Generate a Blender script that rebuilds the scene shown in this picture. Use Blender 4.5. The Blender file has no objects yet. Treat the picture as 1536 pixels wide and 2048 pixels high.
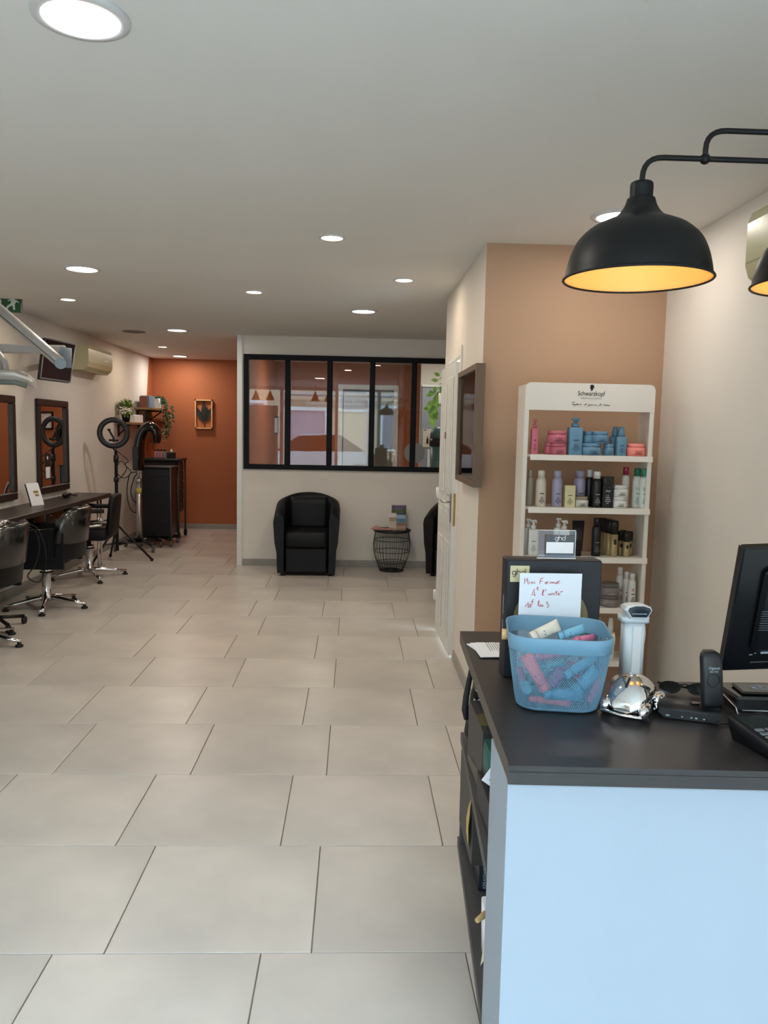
import bpy, math, random
from mathutils import Vector, Matrix
PI = math.pi
R = math.radians
sc = bpy.context.scene
COL = sc.collection
random.seed(7)

# ------------------------------------------------------------------ camera
CF, CPITCH, CROLL, CYAW, CH = 1578.23, .101, .02048, .03793, 1.51984
cy, sy, cp, sp = math.cos(CYAW), math.sin(CYAW), math.cos(CPITCH), math.sin(CPITCH)
FWD = Vector((sy * cp, cy * cp, -sp))
RT0 = Vector((cy, -sy, 0))
UP0 = RT0.cross(FWD)
RT = math.cos(CROLL) * RT0 + math.sin(CROLL) * UP0
UP = math.cos(CROLL) * UP0 - math.sin(CROLL) * RT0
CAMP = Vector((0, 0, CH))
cd = bpy.data.cameras.new('camera')
cam = bpy.data.objects.new('camera', cd)
COL.objects.link(cam)
cd.sensor_fit = 'HORIZONTAL'
cd.sensor_width = 36
cd.lens = CF / 1536 * 36
cd.clip_start = .02
cd.clip_end = 200
mw = Matrix((RT, UP, -FWD)).transposed().to_4x4()
mw.translation = CAMP
cam.matrix_world = mw
sc.camera = cam


# a pixel of the photograph read at a known depth / height / side distance gives a point of the room
def _ray(x, y):
    return FWD + (x - 768) / CF * RT + (1024 - y) / CF * UP
def PY(x, y, Y):
    d = _ray(x, y); return CAMP + d * (Y / d.y)
def PZ(x, y, z):
    d = _ray(x, y); return CAMP + d * ((z - CH) / d.z)
def PX(x, y, X):
    d = _ray(x, y); return CAMP + d * (X / d.x)

# ------------------------------------------------------------------ world, exposure
w = bpy.data.worlds.new('sky')
sc.world = w
w.use_nodes = True
bg = w.node_tree.nodes['Background']
bg.inputs[0].default_value = (.62, .825, 1.0, 1)
bg.inputs[1].default_value = 13.8
sc.view_settings.view_transform = 'Standard'
sc.view_settings.look = 'None'
sc.view_settings.exposure = 0.42
sc.view_settings.gamma = 1
sc.view_settings.use_curve_mapping = False
cyc = sc.cycles
cyc.use_denoising = True
cyc.max_bounces = 10
cyc.diffuse_bounces = 5
cyc.glossy_bounces = 5
cyc.transmission_bounces = 8
cyc.transparent_max_bounces = 16
cyc.sample_clamp_indirect = 6
cyc.caustics_reflective = False
cyc.caustics_refractive = False
LAMP = 0.43      # strength of all downlights


# ------------------------------------------------------------------ geometry helpers
class G:
    def __init__(s):
        s.v = []; s.f = []; s.sm = []
    def add(s, vs, fs, smooth=False):
        b = len(s.v); s.v += [Vector(p) for p in vs]
        for f in fs:
            s.f.append([b + i for i in f]); s.sm.append(smooth)
        return s
    def mark(s): return len(s.v)
    def xf(s, M, start=0):
        for i in range(start, len(s.v)): s.v[i] = M @ s.v[i]
        return s
    def box(s, x0, x1, y0, y1, z0, z1, bev=0):
        if x1 < x0: x0, x1 = x1, x0
        if y1 < y0: y0, y1 = y1, y0
        if z1 < z0: z0, z1 = z1, z0
        if bev <= 0:
            vs = [(x, y, z) for x in (x0, x1) for y in (y0, y1) for z in (z0, z1)]
            return s.add(vs, [(0, 1, 3, 2), (4, 6, 7, 5), (0, 4, 5, 1), (2, 3, 7, 6), (0, 2, 6, 4), (1, 5, 7, 3)])
        b = min(bev, (x1 - x0) * .49, (y1 - y0) * .49, (z1 - z0) * .49)
        X, Y, Z = (x0, x1), (y0, y1), (z0, z1)
        vs = []; idx = {}
        for i in (0, 1):
            for j in (0, 1):
                for k in (0, 1):
                    dx, dy, dz = b * (1 - 2 * i), b * (1 - 2 * j), b * (1 - 2 * k)
                    idx[i, j, k, 0] = len(vs); vs.append((X[i], Y[j] + dy, Z[k] + dz))
                    idx[i, j, k, 1] = len(vs); vs.append((X[i] + dx, Y[j], Z[k] + dz))
                    idx[i, j, k, 2] = len(vs); vs.append((X[i] + dx, Y[j] + dy, Z[k]))
        fs = []
        def face(l, c):
            pts = [Vector(vs[q]) for q in l]
            n = (pts[1] - pts[0]).cross(pts[2] - pts[0])
            m = sum(pts, Vector()) / len(pts) - c
            fs.append(l if n.dot(m) > 0 else l[::-1])
        c = Vector(((x0 + x1) / 2, (y0 + y1) / 2, (z0 + z1) / 2))
        for i in (0, 1):
            face([idx[i, 0, 0, 0], idx[i, 1, 0, 0], idx[i, 1, 1, 0], idx[i, 0, 1, 0]], c)
            face([idx[0, i, 0, 1], idx[1, i, 0, 1], idx[1, i, 1, 1], idx[0, i, 1, 1]], c)
            face([idx[0, 0, i, 2], idx[1, 0, i, 2], idx[1, 1, i, 2], idx[0, 1, i, 2]], c)
        for a in (0, 1):
            for d in (0, 1):
                face([idx[a, d, 0, 0], idx[a, d, 1, 0], idx[a, d, 1, 1], idx[a, d, 0, 1]], c)
                face([idx[a, 0, d, 0], idx[a, 1, d, 0], idx[a, 1, d, 2], idx[a, 0, d, 2]], c)
                face([idx[0, a, d, 1], idx[1, a, d, 1], idx[1, a, d, 2], idx[0, a, d, 2]], c)
        for i in (0, 1):
            for j in (0, 1):
                for k in (0, 1): face([idx[i, j, k, 0], idx[i, j, k, 1], idx[i, j, k, 2]], c)
        return s.add(vs, fs)
    def cbox(s, c, size, M=None, bev=0):
        m = s.mark(); a, b, d = [q / 2 for q in size]
        s.box(-a, a, -b, b, -d, d, bev)
        T = Matrix.Translation(c) @ (M.to_4x4() if M else Matrix.Identity(4))
        return s.xf(T, m)
    def loft(s, rings, caps=True, smooth=True, closed=False):
        n = len(rings[0]); vs = [p for r in rings for p in r]; fs = []
        m = len(rings)
        for a in range(m if closed else m - 1):
            a2 = (a + 1) % m
            for i in range(n):
                j = (i + 1) % n
                fs.append((a * n + i, a * n + j, a2 * n + j, a2 * n + i))
        b = len(s.v); s.add(vs, fs, smooth)
        if caps and not closed:
            s.f.append([b + i for i in range(n)][::-1]); s.sm.append(False)
            s.f.append([b + (m - 1) * n + i for i in range(n)]); s.sm.append(False)
        return s
    def lathe(s, prof, c=(0, 0, 0), n=24, M=None, caps=True):
        T = Matrix.Translation(c) @ (M.to_4x4() if M else Matrix.Identity(4))
        return s.loft([[T @ Vector((r * math.cos(2 * PI * i / n), r * math.sin(2 * PI * i / n), z)) for i in range(n)] for r, z in prof], caps)
    def tube(s, pts, r, n=8, caps=True, closed=False):
        pts = [Vector(p) for p in pts]; m = len(pts)
        rs = r if isinstance(r, (list, tuple)) else [r] * m
        tg = []
        for i in range(m):
            a = pts[(i - 1) % m] if (i > 0 or closed) else pts[i]
            b = pts[(i + 1) % m] if (i < m - 1 or closed) else pts[i]
            d = b - a
            tg.append(d.normalized() if d.length > 1e-9 else Vector((0, 0, 1)))
        u = tg[0].orthogonal().normalized(); rings = []
        for i in range(m):
            u = (u - tg[i] * u.dot(tg[i]))
            u = u.normalized() if u.length > 1e-6 else tg[i].orthogonal().normalized()
            v = tg[i].cross(u)
            rings.append([pts[i] + rs[i] * (math.cos(2 * PI * k / n) * u + math.sin(2 * PI * k / n) * v) for k in range(n)])
        return s.loft(rings, caps, True, closed)
    def prism(s, poly, h0, h1, M=None):
        n = len(poly); T = M if M else Matrix.Identity(4)
        ar = sum(poly[i][0] * poly[(i + 1) % n][1] - poly[(i + 1) % n][0] * poly[i][1] for i in range(n))
        if ar < 0: poly = poly[::-1]
        vs = [T @ Vector((x, y, h0)) for x, y in poly] + [T @ Vector((x, y, h1)) for x, y in poly]
        fs = [tuple(range(n))[::-1], tuple(range(n, 2 * n))] + [(i, (i + 1) % n, n + (i + 1) % n, n + i) for i in range(n)]
        return s.add(vs, fs)
    def ball(s, c, r, n=16, m=10, M=None):
        r = r if isinstance(r, (list, tuple)) else (r, r, r)
        T = Matrix.Translation(c) @ (M.to_4x4() if M else Matrix.Identity(4))
        rings = []
        for j in range(m + 1):
            t = PI * (.02 + .96 * j / m) - PI / 2
            rings.append([T @ Vector((r[0] * math.cos(t) * math.cos(2 * PI * i / n), r[1] * math.cos(t) * math.sin(2 * PI * i / n), r[2] * math.sin(t))) for i in range(n)])
        return s.loft(rings)
    def quad(s, a, b, c, d): return s.add([a, b, c, d], [(0, 1, 2, 3)])
    def leaf(s, base, d, L, wd, nrm, droop=.2):
        d = Vector(d).normalized(); nrm = Vector(nrm); sd = d.cross(nrm)
        sd = sd.normalized() if sd.length > 1e-5 else d.orthogonal().normalized()
        up = sd.cross(d).normalized(); base = Vector(base)
        prof = [(0, 0), (.22, .42), (.5, .5), (.78, .28), (1, 0)]
        vs = []; 
        for t, q in prof:
            c = base + d * (t * L) - up * (droop * L * t * t)
            vs += [c - sd * q * wd + up * q * wd * .3, c, c + sd * q * wd + up * q * wd * .3]
        fs = []
        for i in range(len(prof) - 1):
            a = 3 * i; fs += [(a, a + 1, a + 4, a + 3), (a + 1, a + 2, a + 5, a + 4)]
        return s.add(vs, fs, True)
    def mesh(s, name):
        me = bpy.data.meshes.new(name)
        me.from_pydata([tuple(p) for p in s.v], [], s.f)
        me.polygons.foreach_set('use_smooth', s.sm)
        me.update()
        return me

def rring(w_, d_, r, n=4, z=0, c=(0, 0)):
    out = []
    for qx, qy, a0 in ((1, 1, 0), (-1, 1, PI / 2), (-1, -1, PI), (1, -1, 3 * PI / 2)):
        for k in range(n + 1):
            a = a0 + PI / 2 * k / n
            out.append(Vector((c[0] + qx * (w_ / 2 - r) + r * math.cos(a), c[1] + qy * (d_ / 2 - r) + r * math.sin(a), z)))
    return out

def smooth(p, n=5):
    p = [Vector(q) for q in p]; out = []
    for i in range(len(p) - 1):
        a, b, c, d = p[max(0, i - 1)], p[i], p[i + 1], p[min(len(p) - 1, i + 2)]
        for k in range(n):
            t_ = k / n
            out.append(.5 * (2 * b + (c - a) * t_ + (2 * a - 5 * b + 4 * c - d) * t_ ** 2 + (3 * b - a - 3 * c + d) * t_ ** 3))
    return out + [p[-1]]

def basis(o, x, y):
    x = Vector(x).normalized(); y = Vector(y); y = (y - x * y.dot(x)).normalized(); z = x.cross(y)
    M = Matrix((x, y, z)).transposed().to_4x4(); M.translation = Vector(o); return M

def RX(a): return Matrix.Rotation(a, 4, 'X')
def RY(a): return Matrix.Rotation(a, 4, 'Y')
def RZ(a): return Matrix.Rotation(a, 4, 'Z')

# ------------------------------------------------------------------ object helpers
def tag(o, label=None, cat=None, group=None, kind=None):
    if label: o['label'] = label
    if cat: o['category'] = cat
    if group: o['group'] = group
    if kind: o['kind'] = kind
    return o
def thing(name, label, cat, loc=(0, 0, 0), rz=0, group=None):
    o = bpy.data.objects.new(name, None); COL.objects.link(o)
    o.empty_display_size = .05
    o.location = loc; o.rotation_euler = (0, 0, rz)
    return tag(o, label, cat, group)
def root_loc(o):
    p = Vector(o.location)
    while o.parent: o = o.parent; p += Vector(o.location)
    return p
def ob(name, g, mat_, parent=None, world=False, label=None, kind=None):
    """link g as one mesh; world=True: its points are room coordinates and the parent stands unrotated"""
    if world and parent: g.xf(Matrix.Translation(-root_loc(parent)))
    me = g.mesh(name) if isinstance(g, G) else g
    if mat_ and not me.materials: me.materials.append(mat_)
    o = bpy.data.objects.new(name, me); COL.objects.link(o); o.parent = parent
    if label: o['label'] = label
    if kind: o['kind'] = kind
    return o
def struct(name, g, m, parent=None):
    o = ob(name, g, m, parent)
    if not parent: o['kind'] = 'structure'
    return o
def solo(name, g, m, label, cat, group=None):
    """a thing that is one mesh: its origin goes to the middle of its foot"""
    xs = [p.x for p in g.v]; ys = [p.y for p in g.v]; z = min(p.z for p in g.v)
    c = Vector(((min(xs) + max(xs)) / 2, (min(ys) + max(ys)) / 2, z))
    g.xf(Matrix.Translation(-c)); o = ob(name, g, m); o.location = c
    return tag(o, label, cat, group)
def dup(root, loc=None, rz=None, label=None, group=None):
    r = root.copy(); COL.objects.link(r)
    if loc is not None: r.location = loc
    if rz is not None: r.rotation_euler = (0, 0, rz)
    if label: r['label'] = label
    if group: r['group'] = group
    for ch in list(root.children):
        c = ch.copy(); COL.objects.link(c); c.parent = r
        for g_ in list(ch.children):
            d = g_.copy(); COL.objects.link(d); d.parent = c
    return r
def text(name, s, size, M, m, parent=None, world=False, ext=.0002, align='CENTER', sx=1, sp_=1, label=None):
    cu = bpy.data.curves.new('font', 'FONT'); cu.body = s; cu.size = size; cu.extrude = ext
    cu.align_x = align; cu.align_y = 'CENTER'; cu.resolution_u = 2; cu.space_character = sp_
    t = bpy.data.objects.new('t', cu); COL.objects.link(t)
    dg = bpy.context.evaluated_depsgraph_get(); dg.update()
    me = bpy.data.meshes.new_from_object(t.evaluated_get(dg))
    bpy.data.objects.remove(t)
    g = G(); g.add([M @ Vector((v.co.x * sx, v.co.y, v.co.z)) for v in me.vertices], [list(p.vertices) for p in me.polygons])
    return ob(name, g, m, parent, world, label)

# ------------------------------------------------------------------ materials
def lin(c):
    return tuple(((v / 255) / 12.92 if v / 255 <= .04045 else ((v / 255 + .055) / 1.055) ** 2.4) for v in c)
_mc = {}
def mat(name, c, rough=.5, metal=0, noise=0, nscale=8, bump=0, spec=.5, emit=0, ecol=None, coat=0, trans=0, ior=1.45, alpha=1, stretch=None, tint=None):
    """c is an sRGB 0-255 colour; noise mottles its value, stretch gives grain its direction"""
    if name in _mc: return _mc[name]
    m = bpy.data.materials.new(name); m.use_nodes = True; nt = m.node_tree
    b = nt.nodes['Principled BSDF']; b.inputs['Base Color'].default_value = (*lin(c), 1)
    b.inputs['Roughness'].default_value = rough; b.inputs['Metallic'].default_value = metal
    b.inputs['Specular IOR Level'].default_value = spec; b.inputs['Coat Weight'].default_value = coat
    b.inputs['Transmission Weight'].default_value = trans; b.inputs['IOR'].default_value = ior
    b.inputs['Alpha'].default_value = alpha
    if emit:
        b.inputs['Emission Color'].default_value = (*lin(ecol or c), 1); b.inputs['Emission Strength'].default_value = emit
    tc = nt.nodes.new('ShaderNodeTexCoord'); mp = nt.nodes.new('ShaderNodeMapping')
    nt.links.new(tc.outputs['Object'], mp.inputs[0])
    if stretch: mp.inputs['Scale'].default_value = stretch
    nz = nt.nodes.new('ShaderNodeTexNoise'); nz.inputs['Scale'].default_value = nscale; nz.inputs['Detail'].default_value = 5
    nt.links.new(mp.outputs[0], nz.inputs['Vector'])
    cr = nt.nodes.new('ShaderNodeMapRange'); k = noise if noise else .02
    cr.inputs['From Min'].default_value = .3; cr.inputs['From Max'].default_value = .7
    cr.inputs['To Min'].default_value = 0; cr.inputs['To Max'].default_value = 1
    nt.links.new(nz.outputs[0], cr.inputs[0])
    mx = nt.nodes.new('ShaderNodeMix'); mx.data_type = 'RGBA'
    L = lin(c); T = lin(tint) if tint else L
    mx.inputs[6].default_value = (*[v * (1 - k) for v in L], 1)
    mx.inputs[7].default_value = (*[min(1, v * (1 + k)) for v in T], 1)
    nt.links.new(cr.outputs[0], mx.inputs[0]); nt.links.new(mx.outputs[2], b.inputs['Base Color'])
    if bump:
        bp = nt.nodes.new('ShaderNodeBump'); bp.inputs['Strength'].default_value = bump; bp.inputs['Distance'].default_value = .002
        nt.links.new(nz.outputs[0], bp.inputs['Height']); nt.links.new(bp.outputs[0], b.inputs['Normal'])
    _mc[name] = m
    return m
def pane_mat(name, tint=(1, 1, 1), ior=1.5, rough=0.0, base=0.0):
    """thin clear sheet: Fresnel mirror over a see-through layer"""
    if name in _mc: return _mc[name]
    m = bpy.data.materials.new(name); m.use_nodes = True; nt = m.node_tree
    nt.nodes.clear(); o = nt.nodes.new('ShaderNodeOutputMaterial')
    t = nt.nodes.new('ShaderNodeBsdfTransparent'); t.inputs[0].default_value = (*tint, 1)
    g = nt.nodes.new('ShaderNodeBsdfGlossy'); g.inputs['Roughness'].default_value = rough
    f = nt.nodes.new('ShaderNodeFresnel'); f.inputs[0].default_value = ior
    a = nt.nodes.new('ShaderNodeMath'); a.operation = 'ADD'; a.inputs[1].default_value = base; a.use_clamp = True
    x = nt.nodes.new('ShaderNodeMixShader')
    nt.links.new(f.outputs[0], a.inputs[0]); nt.links.new(a.outputs[0], x.inputs[0]); nt.links.new(t.outputs[0], x.inputs[1]); nt.links.new(g.outputs[0], x.inputs[2])
    nt.links.new(x.outputs[0], o.inputs[0]); _mc[name] = m
    return m

WHITE = mat('wall_white_paint', (222, 216, 207), .75, noise=.02, nscale=3)
CEILM = mat('ceiling_paint', (222, 219, 214), .8, noise=.015, nscale=2)
ORANGE = mat('terracotta_paint', (166, 96, 58), .7, noise=.03, nscale=3)
TAN = mat('tan_paint', (180, 146, 118), .7, noise=.02, nscale=3)
SKIRT = mat('grey_skirting_tile', (150, 147, 140), .45, noise=.05, nscale=10)
GROUT = mat('tile_grout', (134, 125, 115), .9, noise=.2, nscale=6)
BLACKMETAL = mat('black_painted_metal', (14, 15, 17), .42, noise=.05, nscale=30, bump=.05)
BLACKFRAME = mat('black_window_frame', (10, 11, 16), .55, noise=.05, nscale=20, spec=.2)
BLACKPLASTIC = mat('black_plastic', (12, 12, 14), .4, noise=.05, nscale=40)
BLACKGLOSS = mat('black_gloss_plastic', (12, 12, 14), .12, noise=.05, nscale=40, coat=.3)
LEATHER = mat('black_leather', (10, 12, 16), .5, noise=.12, nscale=60, bump=.3, spec=.3)
CHROME = mat('chrome', (225, 225, 228), .12, 1, noise=.03, nscale=20)
STEEL = mat('brushed_steel', (190, 190, 190), .3, 1, noise=.06, nscale=40, stretch=(1, 1, 8))
BRASS = mat('brass', (196, 160, 96), .3, 1, noise=.05, nscale=20)
DARKWOOD = mat('dark_wood_grain', (42, 40, 40), .36, noise=.22, nscale=7, stretch=(1.2, 30, 30), bump=.12)
SHELFDARK = mat('charcoal_shelf_board', (62, 62, 62), .5, noise=.18, nscale=7, stretch=(30, 1.2, 30))
TABLEWOOD = mat('wenge_table_top', (52, 45, 42), .4, noise=.2, nscale=7, stretch=(20, 1, 20))
FRAMEWOOD = mat('wenge_mirror_frame', (40, 28, 24), .4, noise=.15, nscale=8, stretch=(20, 20, 2))
OAK = mat('oak_board', (138, 106, 74), .55, noise=.15, nscale=8, stretch=(20, 2, 20))
PINE = mat('pale_wood', (214, 172, 120), .5, noise=.12, nscale=10, stretch=(3, 3, 20))
MIRROR = mat('mirror_silver', (235, 238, 236), .01, 1, noise=.001)
WPLASTIC = mat('white_plastic', (222, 224, 222), .35, noise=.02, nscale=10)
CREAM = mat('cream_plastic', (196, 190, 152), .25, noise=.02, nscale=6)
PAPER = mat('white_paper', (232, 234, 238), .8, noise=.02, nscale=20)
INK = mat('black_print', (24, 24, 26), .6)
RED = mat('red_ink', (196, 60, 74), .6)
LEAF = mat('green_leaf', (74, 120, 44), .45, noise=.35, nscale=25, tint=(120, 160, 60))
DLEAF = mat('dark_green_leaf', (46, 70, 40), .5, noise=.35, nscale=25)
RACKM = mat('white_lacquered_rack', (228, 222, 212), .4, noise=.015, nscale=5)
COUNTERW = mat('white_counter_laminate', (146, 158, 170), .45, noise=.015, nscale=3)
GREYMETAL = mat('grey_cast_arm', (168, 162, 158), .35, noise=.04, nscale=10)
BLUEGREY = mat('bluegrey_joint', (128, 140, 150), .4, noise=.04, nscale=10)
GOLD = mat('gold_print', (196, 178, 110), .4, .5, noise=.06, nscale=30)
RUBBER = mat('rubber', (16, 16, 16), .7)
# ================================================================== THE SETTING
H = 2.54
XL, XR, YB = -3.04, 1.68, 12.03      # left wall, right wall, back wall
YF, YP = -1.2, 8.81                  # shop front behind the camera, glazed partition
YT = 4.33                            # tan wall behind the product rack
XC = .685                            # corridor wall

TILE = mat('porcelain_tile', (184, 178, 170), .33, noise=.07, nscale=2.2, bump=.04, tint=(198, 191, 181))
_nt = TILE.node_tree
_oi = _nt.nodes.new('ShaderNodeObjectInfo'); _mr = _nt.nodes.new('ShaderNodeMapRange')
_mr.inputs['To Min'].default_value = .93; _mr.inputs['To Max'].default_value = 1.05
_hs = _nt.nodes.new('ShaderNodeHueSaturation')
_b = _nt.nodes['Principled BSDF']; _src = _b.inputs['Base Color'].links[0].from_socket
_nt.links.new(_oi.outputs['Random'], _mr.inputs[0]); _nt.links.new(_mr.outputs[0], _hs.inputs['Value'])
_nt.links.new(_src, _hs.inputs['Color']); _nt.links.new(_hs.outputs[0], _b.inputs['Base Color'])

floor = struct('floor', G().box(XL - .1, 1.8, YF - .1, YB + 1.3, -.12, -.006), GROUT)
_full = None
gp = .0018
for k in range(-6, 17):
    y0, y1 = 2.1734 + .6 * k, 2.1734 + .6 * (k + 1)
    y0c, y1c = max(y0, YF), min(y1, YB)
    if y1c - y0c < .03: continue
    x = (-.8506 if k % 2 else -.7039) - .6 * 5
    while x < XR:
        x0, x1 = max(x, XL), min(x + .6, XR + .02)
        if x1 - x0 > .02:
            if x1 - x0 > .599 and y1c - y0c > .599:
                if _full is None:
                    _full = G().box(gp, .6 - gp, gp, .6 - gp, -.006, 0, .0015).mesh('tile'); _full.materials.append(TILE)
                t = ob('tile', _full, None, floor)
            else:
                t = ob('tile', G().box(gp, x1 - x0 - gp, gp, y1c - y0c - gp, -.006, 0, .0015), TILE, floor)
            t.location = (x0, y0c, random.uniform(-.0006, 0))
        x += .6

struct('ceiling', G().box(XL - .1, 1.9, YF - .1, YB + .1, H, H + .12), CEILM)
struct('wall_left', G().box(XL - .12, XL, YF, YB + .1, 0, H), WHITE)
# terracotta return painted on the end of the left wall, its edge cut at a slant
_p = [PX(298, 714, XL + .002), PX(290.5, 850, XL + .002)]
_sl = (_p[0].y - _p[1].y) / (_p[0].z - _p[1].z)
_yt = _p[0].y + _sl * (H - _p[0].z); _yb = _p[0].y - _sl * _p[0].z
struct('wall_left_return', G().prism([(_yt, H), (YB, H), (YB, 0), (_yb, 0)], 0, .003, basis((XL, 0, 0), (0, 1, 0), (0, 0, 1))), ORANGE)
# back wall with a doorway seen through the partition glass
dx0, dx1, dz = -.20, .57, 2.15
g = G().box(XL, dx0, YB, YB + .1, 0, H).box(dx1, 1.8, YB, YB + .1, 0, H).box(dx0, dx1, YB, YB + .1, dz, H)
struct('wall_back', g, ORANGE)
struct('wall_back_closet', G().box(dx0 - .05, dx0, YB + .1, YB + 1.2, 0, H).box(dx1, dx1 + .05, YB + .1, YB + 1.2, 0, H).box(dx0, dx1, YB + 1.15, YB + 1.2, 0, H).box(dx0, dx1, YB + .1, YB + 1.2, H - .05, H), WHITE)
d2 = struct('door_2', G().box(dx0 - .07, dx0, YB - .02, YB, 0, dz + .07).box(dx1, dx1 + .07, YB - .02, YB, 0, dz + .07).box(dx0, dx1, YB - .02, YB, dz, dz + .07), WPLASTIC)
ob('door_leaf', G().cbox((.19, 0, 1.06), (.38, .035, 2.12)).xf(Matrix.Translation((dx0 + .01, YB + .05, 0)) @ RZ(R(12))), WPLASTIC, d2)

# glazed partition
wx0, wx1, wz0, wz1 = -1.233, 1.10, 1.083, 2.337
g = G().box(-1.3, 1.75, YP, YP + .09, 0, wz0).box(-1.3, 1.75, YP, YP + .09, wz1, H).box(-1.3, wx0, YP, YP + .09, wz0, wz1).box(wx1, 1.75, YP, YP + .09, wz0, wz1)
struct('wall_partition', g, WHITE)
struct('wall_partition_side', G().box(-1.3, -1.22, YP + .09, YB, 0, H), ORANGE)
struct('trim_1', G().box(-1.306, -1.25, YP - .012, YP, 0, H), WPLASTIC)
g = G().box(wx0, wx1, YP - .03, YP + .05, wz1 - .055, wz1).box(wx0, wx1, YP - .03, YP + .05, wz0, wz0 + .055).box(wx0, wx0 + .055, YP - .03, YP + .05, wz0 + .055, wz1 - .055).box(wx1 - .055, wx1, YP - .03, YP + .05, wz0 + .055, wz1 - .055)
win = struct('window_1', g, BLACKFRAME)
mx = [-.752, -.291, .177, .638]
for x in mx:
    ob('mullion', G().box(x - .03, x + .03, YP - .035, YP + .05, wz0 + .055, wz1 - .055, .006), BLACKFRAME, win)
PANE = pane_mat('window_glass', (.95, .97, .96), 1.52)
ed = [wx0 + .055] + [q for x in mx for q in (x - .03, x + .03)] + [wx1 - .055]
for i in range(5):
    ob('pane', G().box(ed[2 * i], ed[2 * i + 1], YP + .004, YP + .01, wz0 + .055, wz1 - .055), PANE, win)
# white bay at the right of the back room
struct('wall_back_room_right', G().box(.86, 1.8, 10.6, 10.68, 0, H), WHITE)
struct('wall_back_room_end', G().box(1.7, 1.8, 6.1, YB, 0, H), WHITE)

# right side: tan wall, corridor wall with doorway, right wall
struct('wall_reception', G().box(XC + .001, 1.8, YT, YT + .1, 0, H), TAN)
g = G().box(XC, XC + .1, YT + .1, 5.215, 0, H).box(XC, XC + .1, 5.215, 6.0, 2.03, H).box(XC, XC + .1, 6.0, 6.15, 0, H)
g.box(XC, XC + .001, YT, YT + .1, 0, H).box(XC + .1, 1.7, 6.05, 6.15, 0, H)
struct('wall_corridor', g, WHITE)
struct('wall_right', G().box(XR, XR + .12, YF, YT, 0, H), WHITE)
# baseboards, each cut into tile lengths
def skirting(name, a, b, n_in, h=.075, t=.012):
    a = Vector(a); b = Vector(b); d = (b - a); L = d.length; d.normalize(); n = Vector(n_in)
    root = struct(name, G().box(0, L, 0, t - .004, 0, h - .002).xf(basis(a, d, n)) if d.cross(n).z > 0 else G().box(0, L, 0, t - .004, 0, h - .002).xf(basis(b, -d, n)), GROUT)
    k = 0; s0 = 0
    while s0 < L - .02:
        s1 = min(L, s0 + .6)
        p = a + d * (s0 + .001); q = a + d * (s1 - .001)
        c = (p + q) / 2 + n * (t / 2); 
        M = basis(c + Vector((0, 0, h / 2)), d, n)
        ob('skirting_tile', G().cbox((0, 0, 0), ((q - p).length, t, h), None, .0015).xf(M), SKIRT, root)
        s0 = s1
skirting('baseboard_partition', (-1.25, YP, 0), (1.7, YP, 0), (0, -1, 0))
skirting('baseboard_back', (XL + .02, YB, 0), (-1.3, YB, 0), (0, -1, 0))
skirting('baseboard_left', (XL, 2.0, 0), (XL, YB - .02, 0), (1, 0, 0))
skirting('baseboard_corridor', (XC, YT, 0), (XC, 5.16, 0), (-1, 0, 0))
skirting('baseboard_reception', (XC + .02, YT, 0), (XR, YT, 0), (0, -1, 0))

# door on the corridor wall, standing ajar
dr = struct('door_1', G().box(XC - .012, XC, 5.15, 5.215, 0, 2.09).box(XC - .012, XC, 6.0, 6.06, 0, 2.09).box(XC - .012, XC, 5.215, 6.0, 2.03, 2.09)
            .box(XC, XC + .1, 5.215, 5.235, 0, 2.03).box(XC, XC + .1, 5.98, 6.0, 0, 2.03).box(XC, XC + .1, 5.235, 5.98, 2.01, 2.03), WHITE)
M_d = Matrix.Translation((.678, 5.965, 0)) @ RZ(R(1.2))      # hinge line; leaf runs towards -Y
DOORP = mat('door_white_paint', (216, 218, 214), .4, noise=.015, nscale=5)
def dleaf(g): return g.xf(M_d)
ob('door_leaf', dleaf(G().box(-.04, 0, -.725, 0, .012, 1.99, .002)), DOORP, dr)
for z0, z1 in ((1.10, 1.90), (.86, 1.02), (.12, .78)):
    for y0, y1 in ((-.66, -.40), (-.33, -.07)):
        g = G().box(-.048, -.04, y0, y1, z0, z1, .007)
        g.box(-.052, -.048, y0 + .04, y1 - .04, z0 + .04, z1 - .04, .003)
        ob('door_panel', dleaf(g), DOORP, dr)
ob('lock_plate', dleaf(G().box(-.031, -.010, -.7275, -.725, .90, 1.12, .001).box(-.026, -.015, -.729, -.7275, 1.02, 1.06)), BRASS, dr, label='brass lock plate')
ob('door_handle', dleaf(G().box(-.046, -.04, -.69, -.655, .92, 1.12, .003).tube([(-.046, -.672, 1.06), (-.09, -.672, 1.06), (-.095, -.66, 1.06), (-.095, -.56, 1.06)], .009)), STEEL, dr)
ob('door_sign', dleaf(G().box(-.052, -.048, -.39, -.34, 1.48, 1.53)), mat('small_taupe_plate', (128, 108, 92), .5), dr)
for z in (.28, 1.07, 1.78):
    ob('hinge', dleaf(G().tube([(-.05, .006, z - .04), (-.05, .006, z + .04)], .009).box(-.05, -.04, -.02, .006, z - .03, z + .03)), WPLASTIC, dr)

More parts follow.
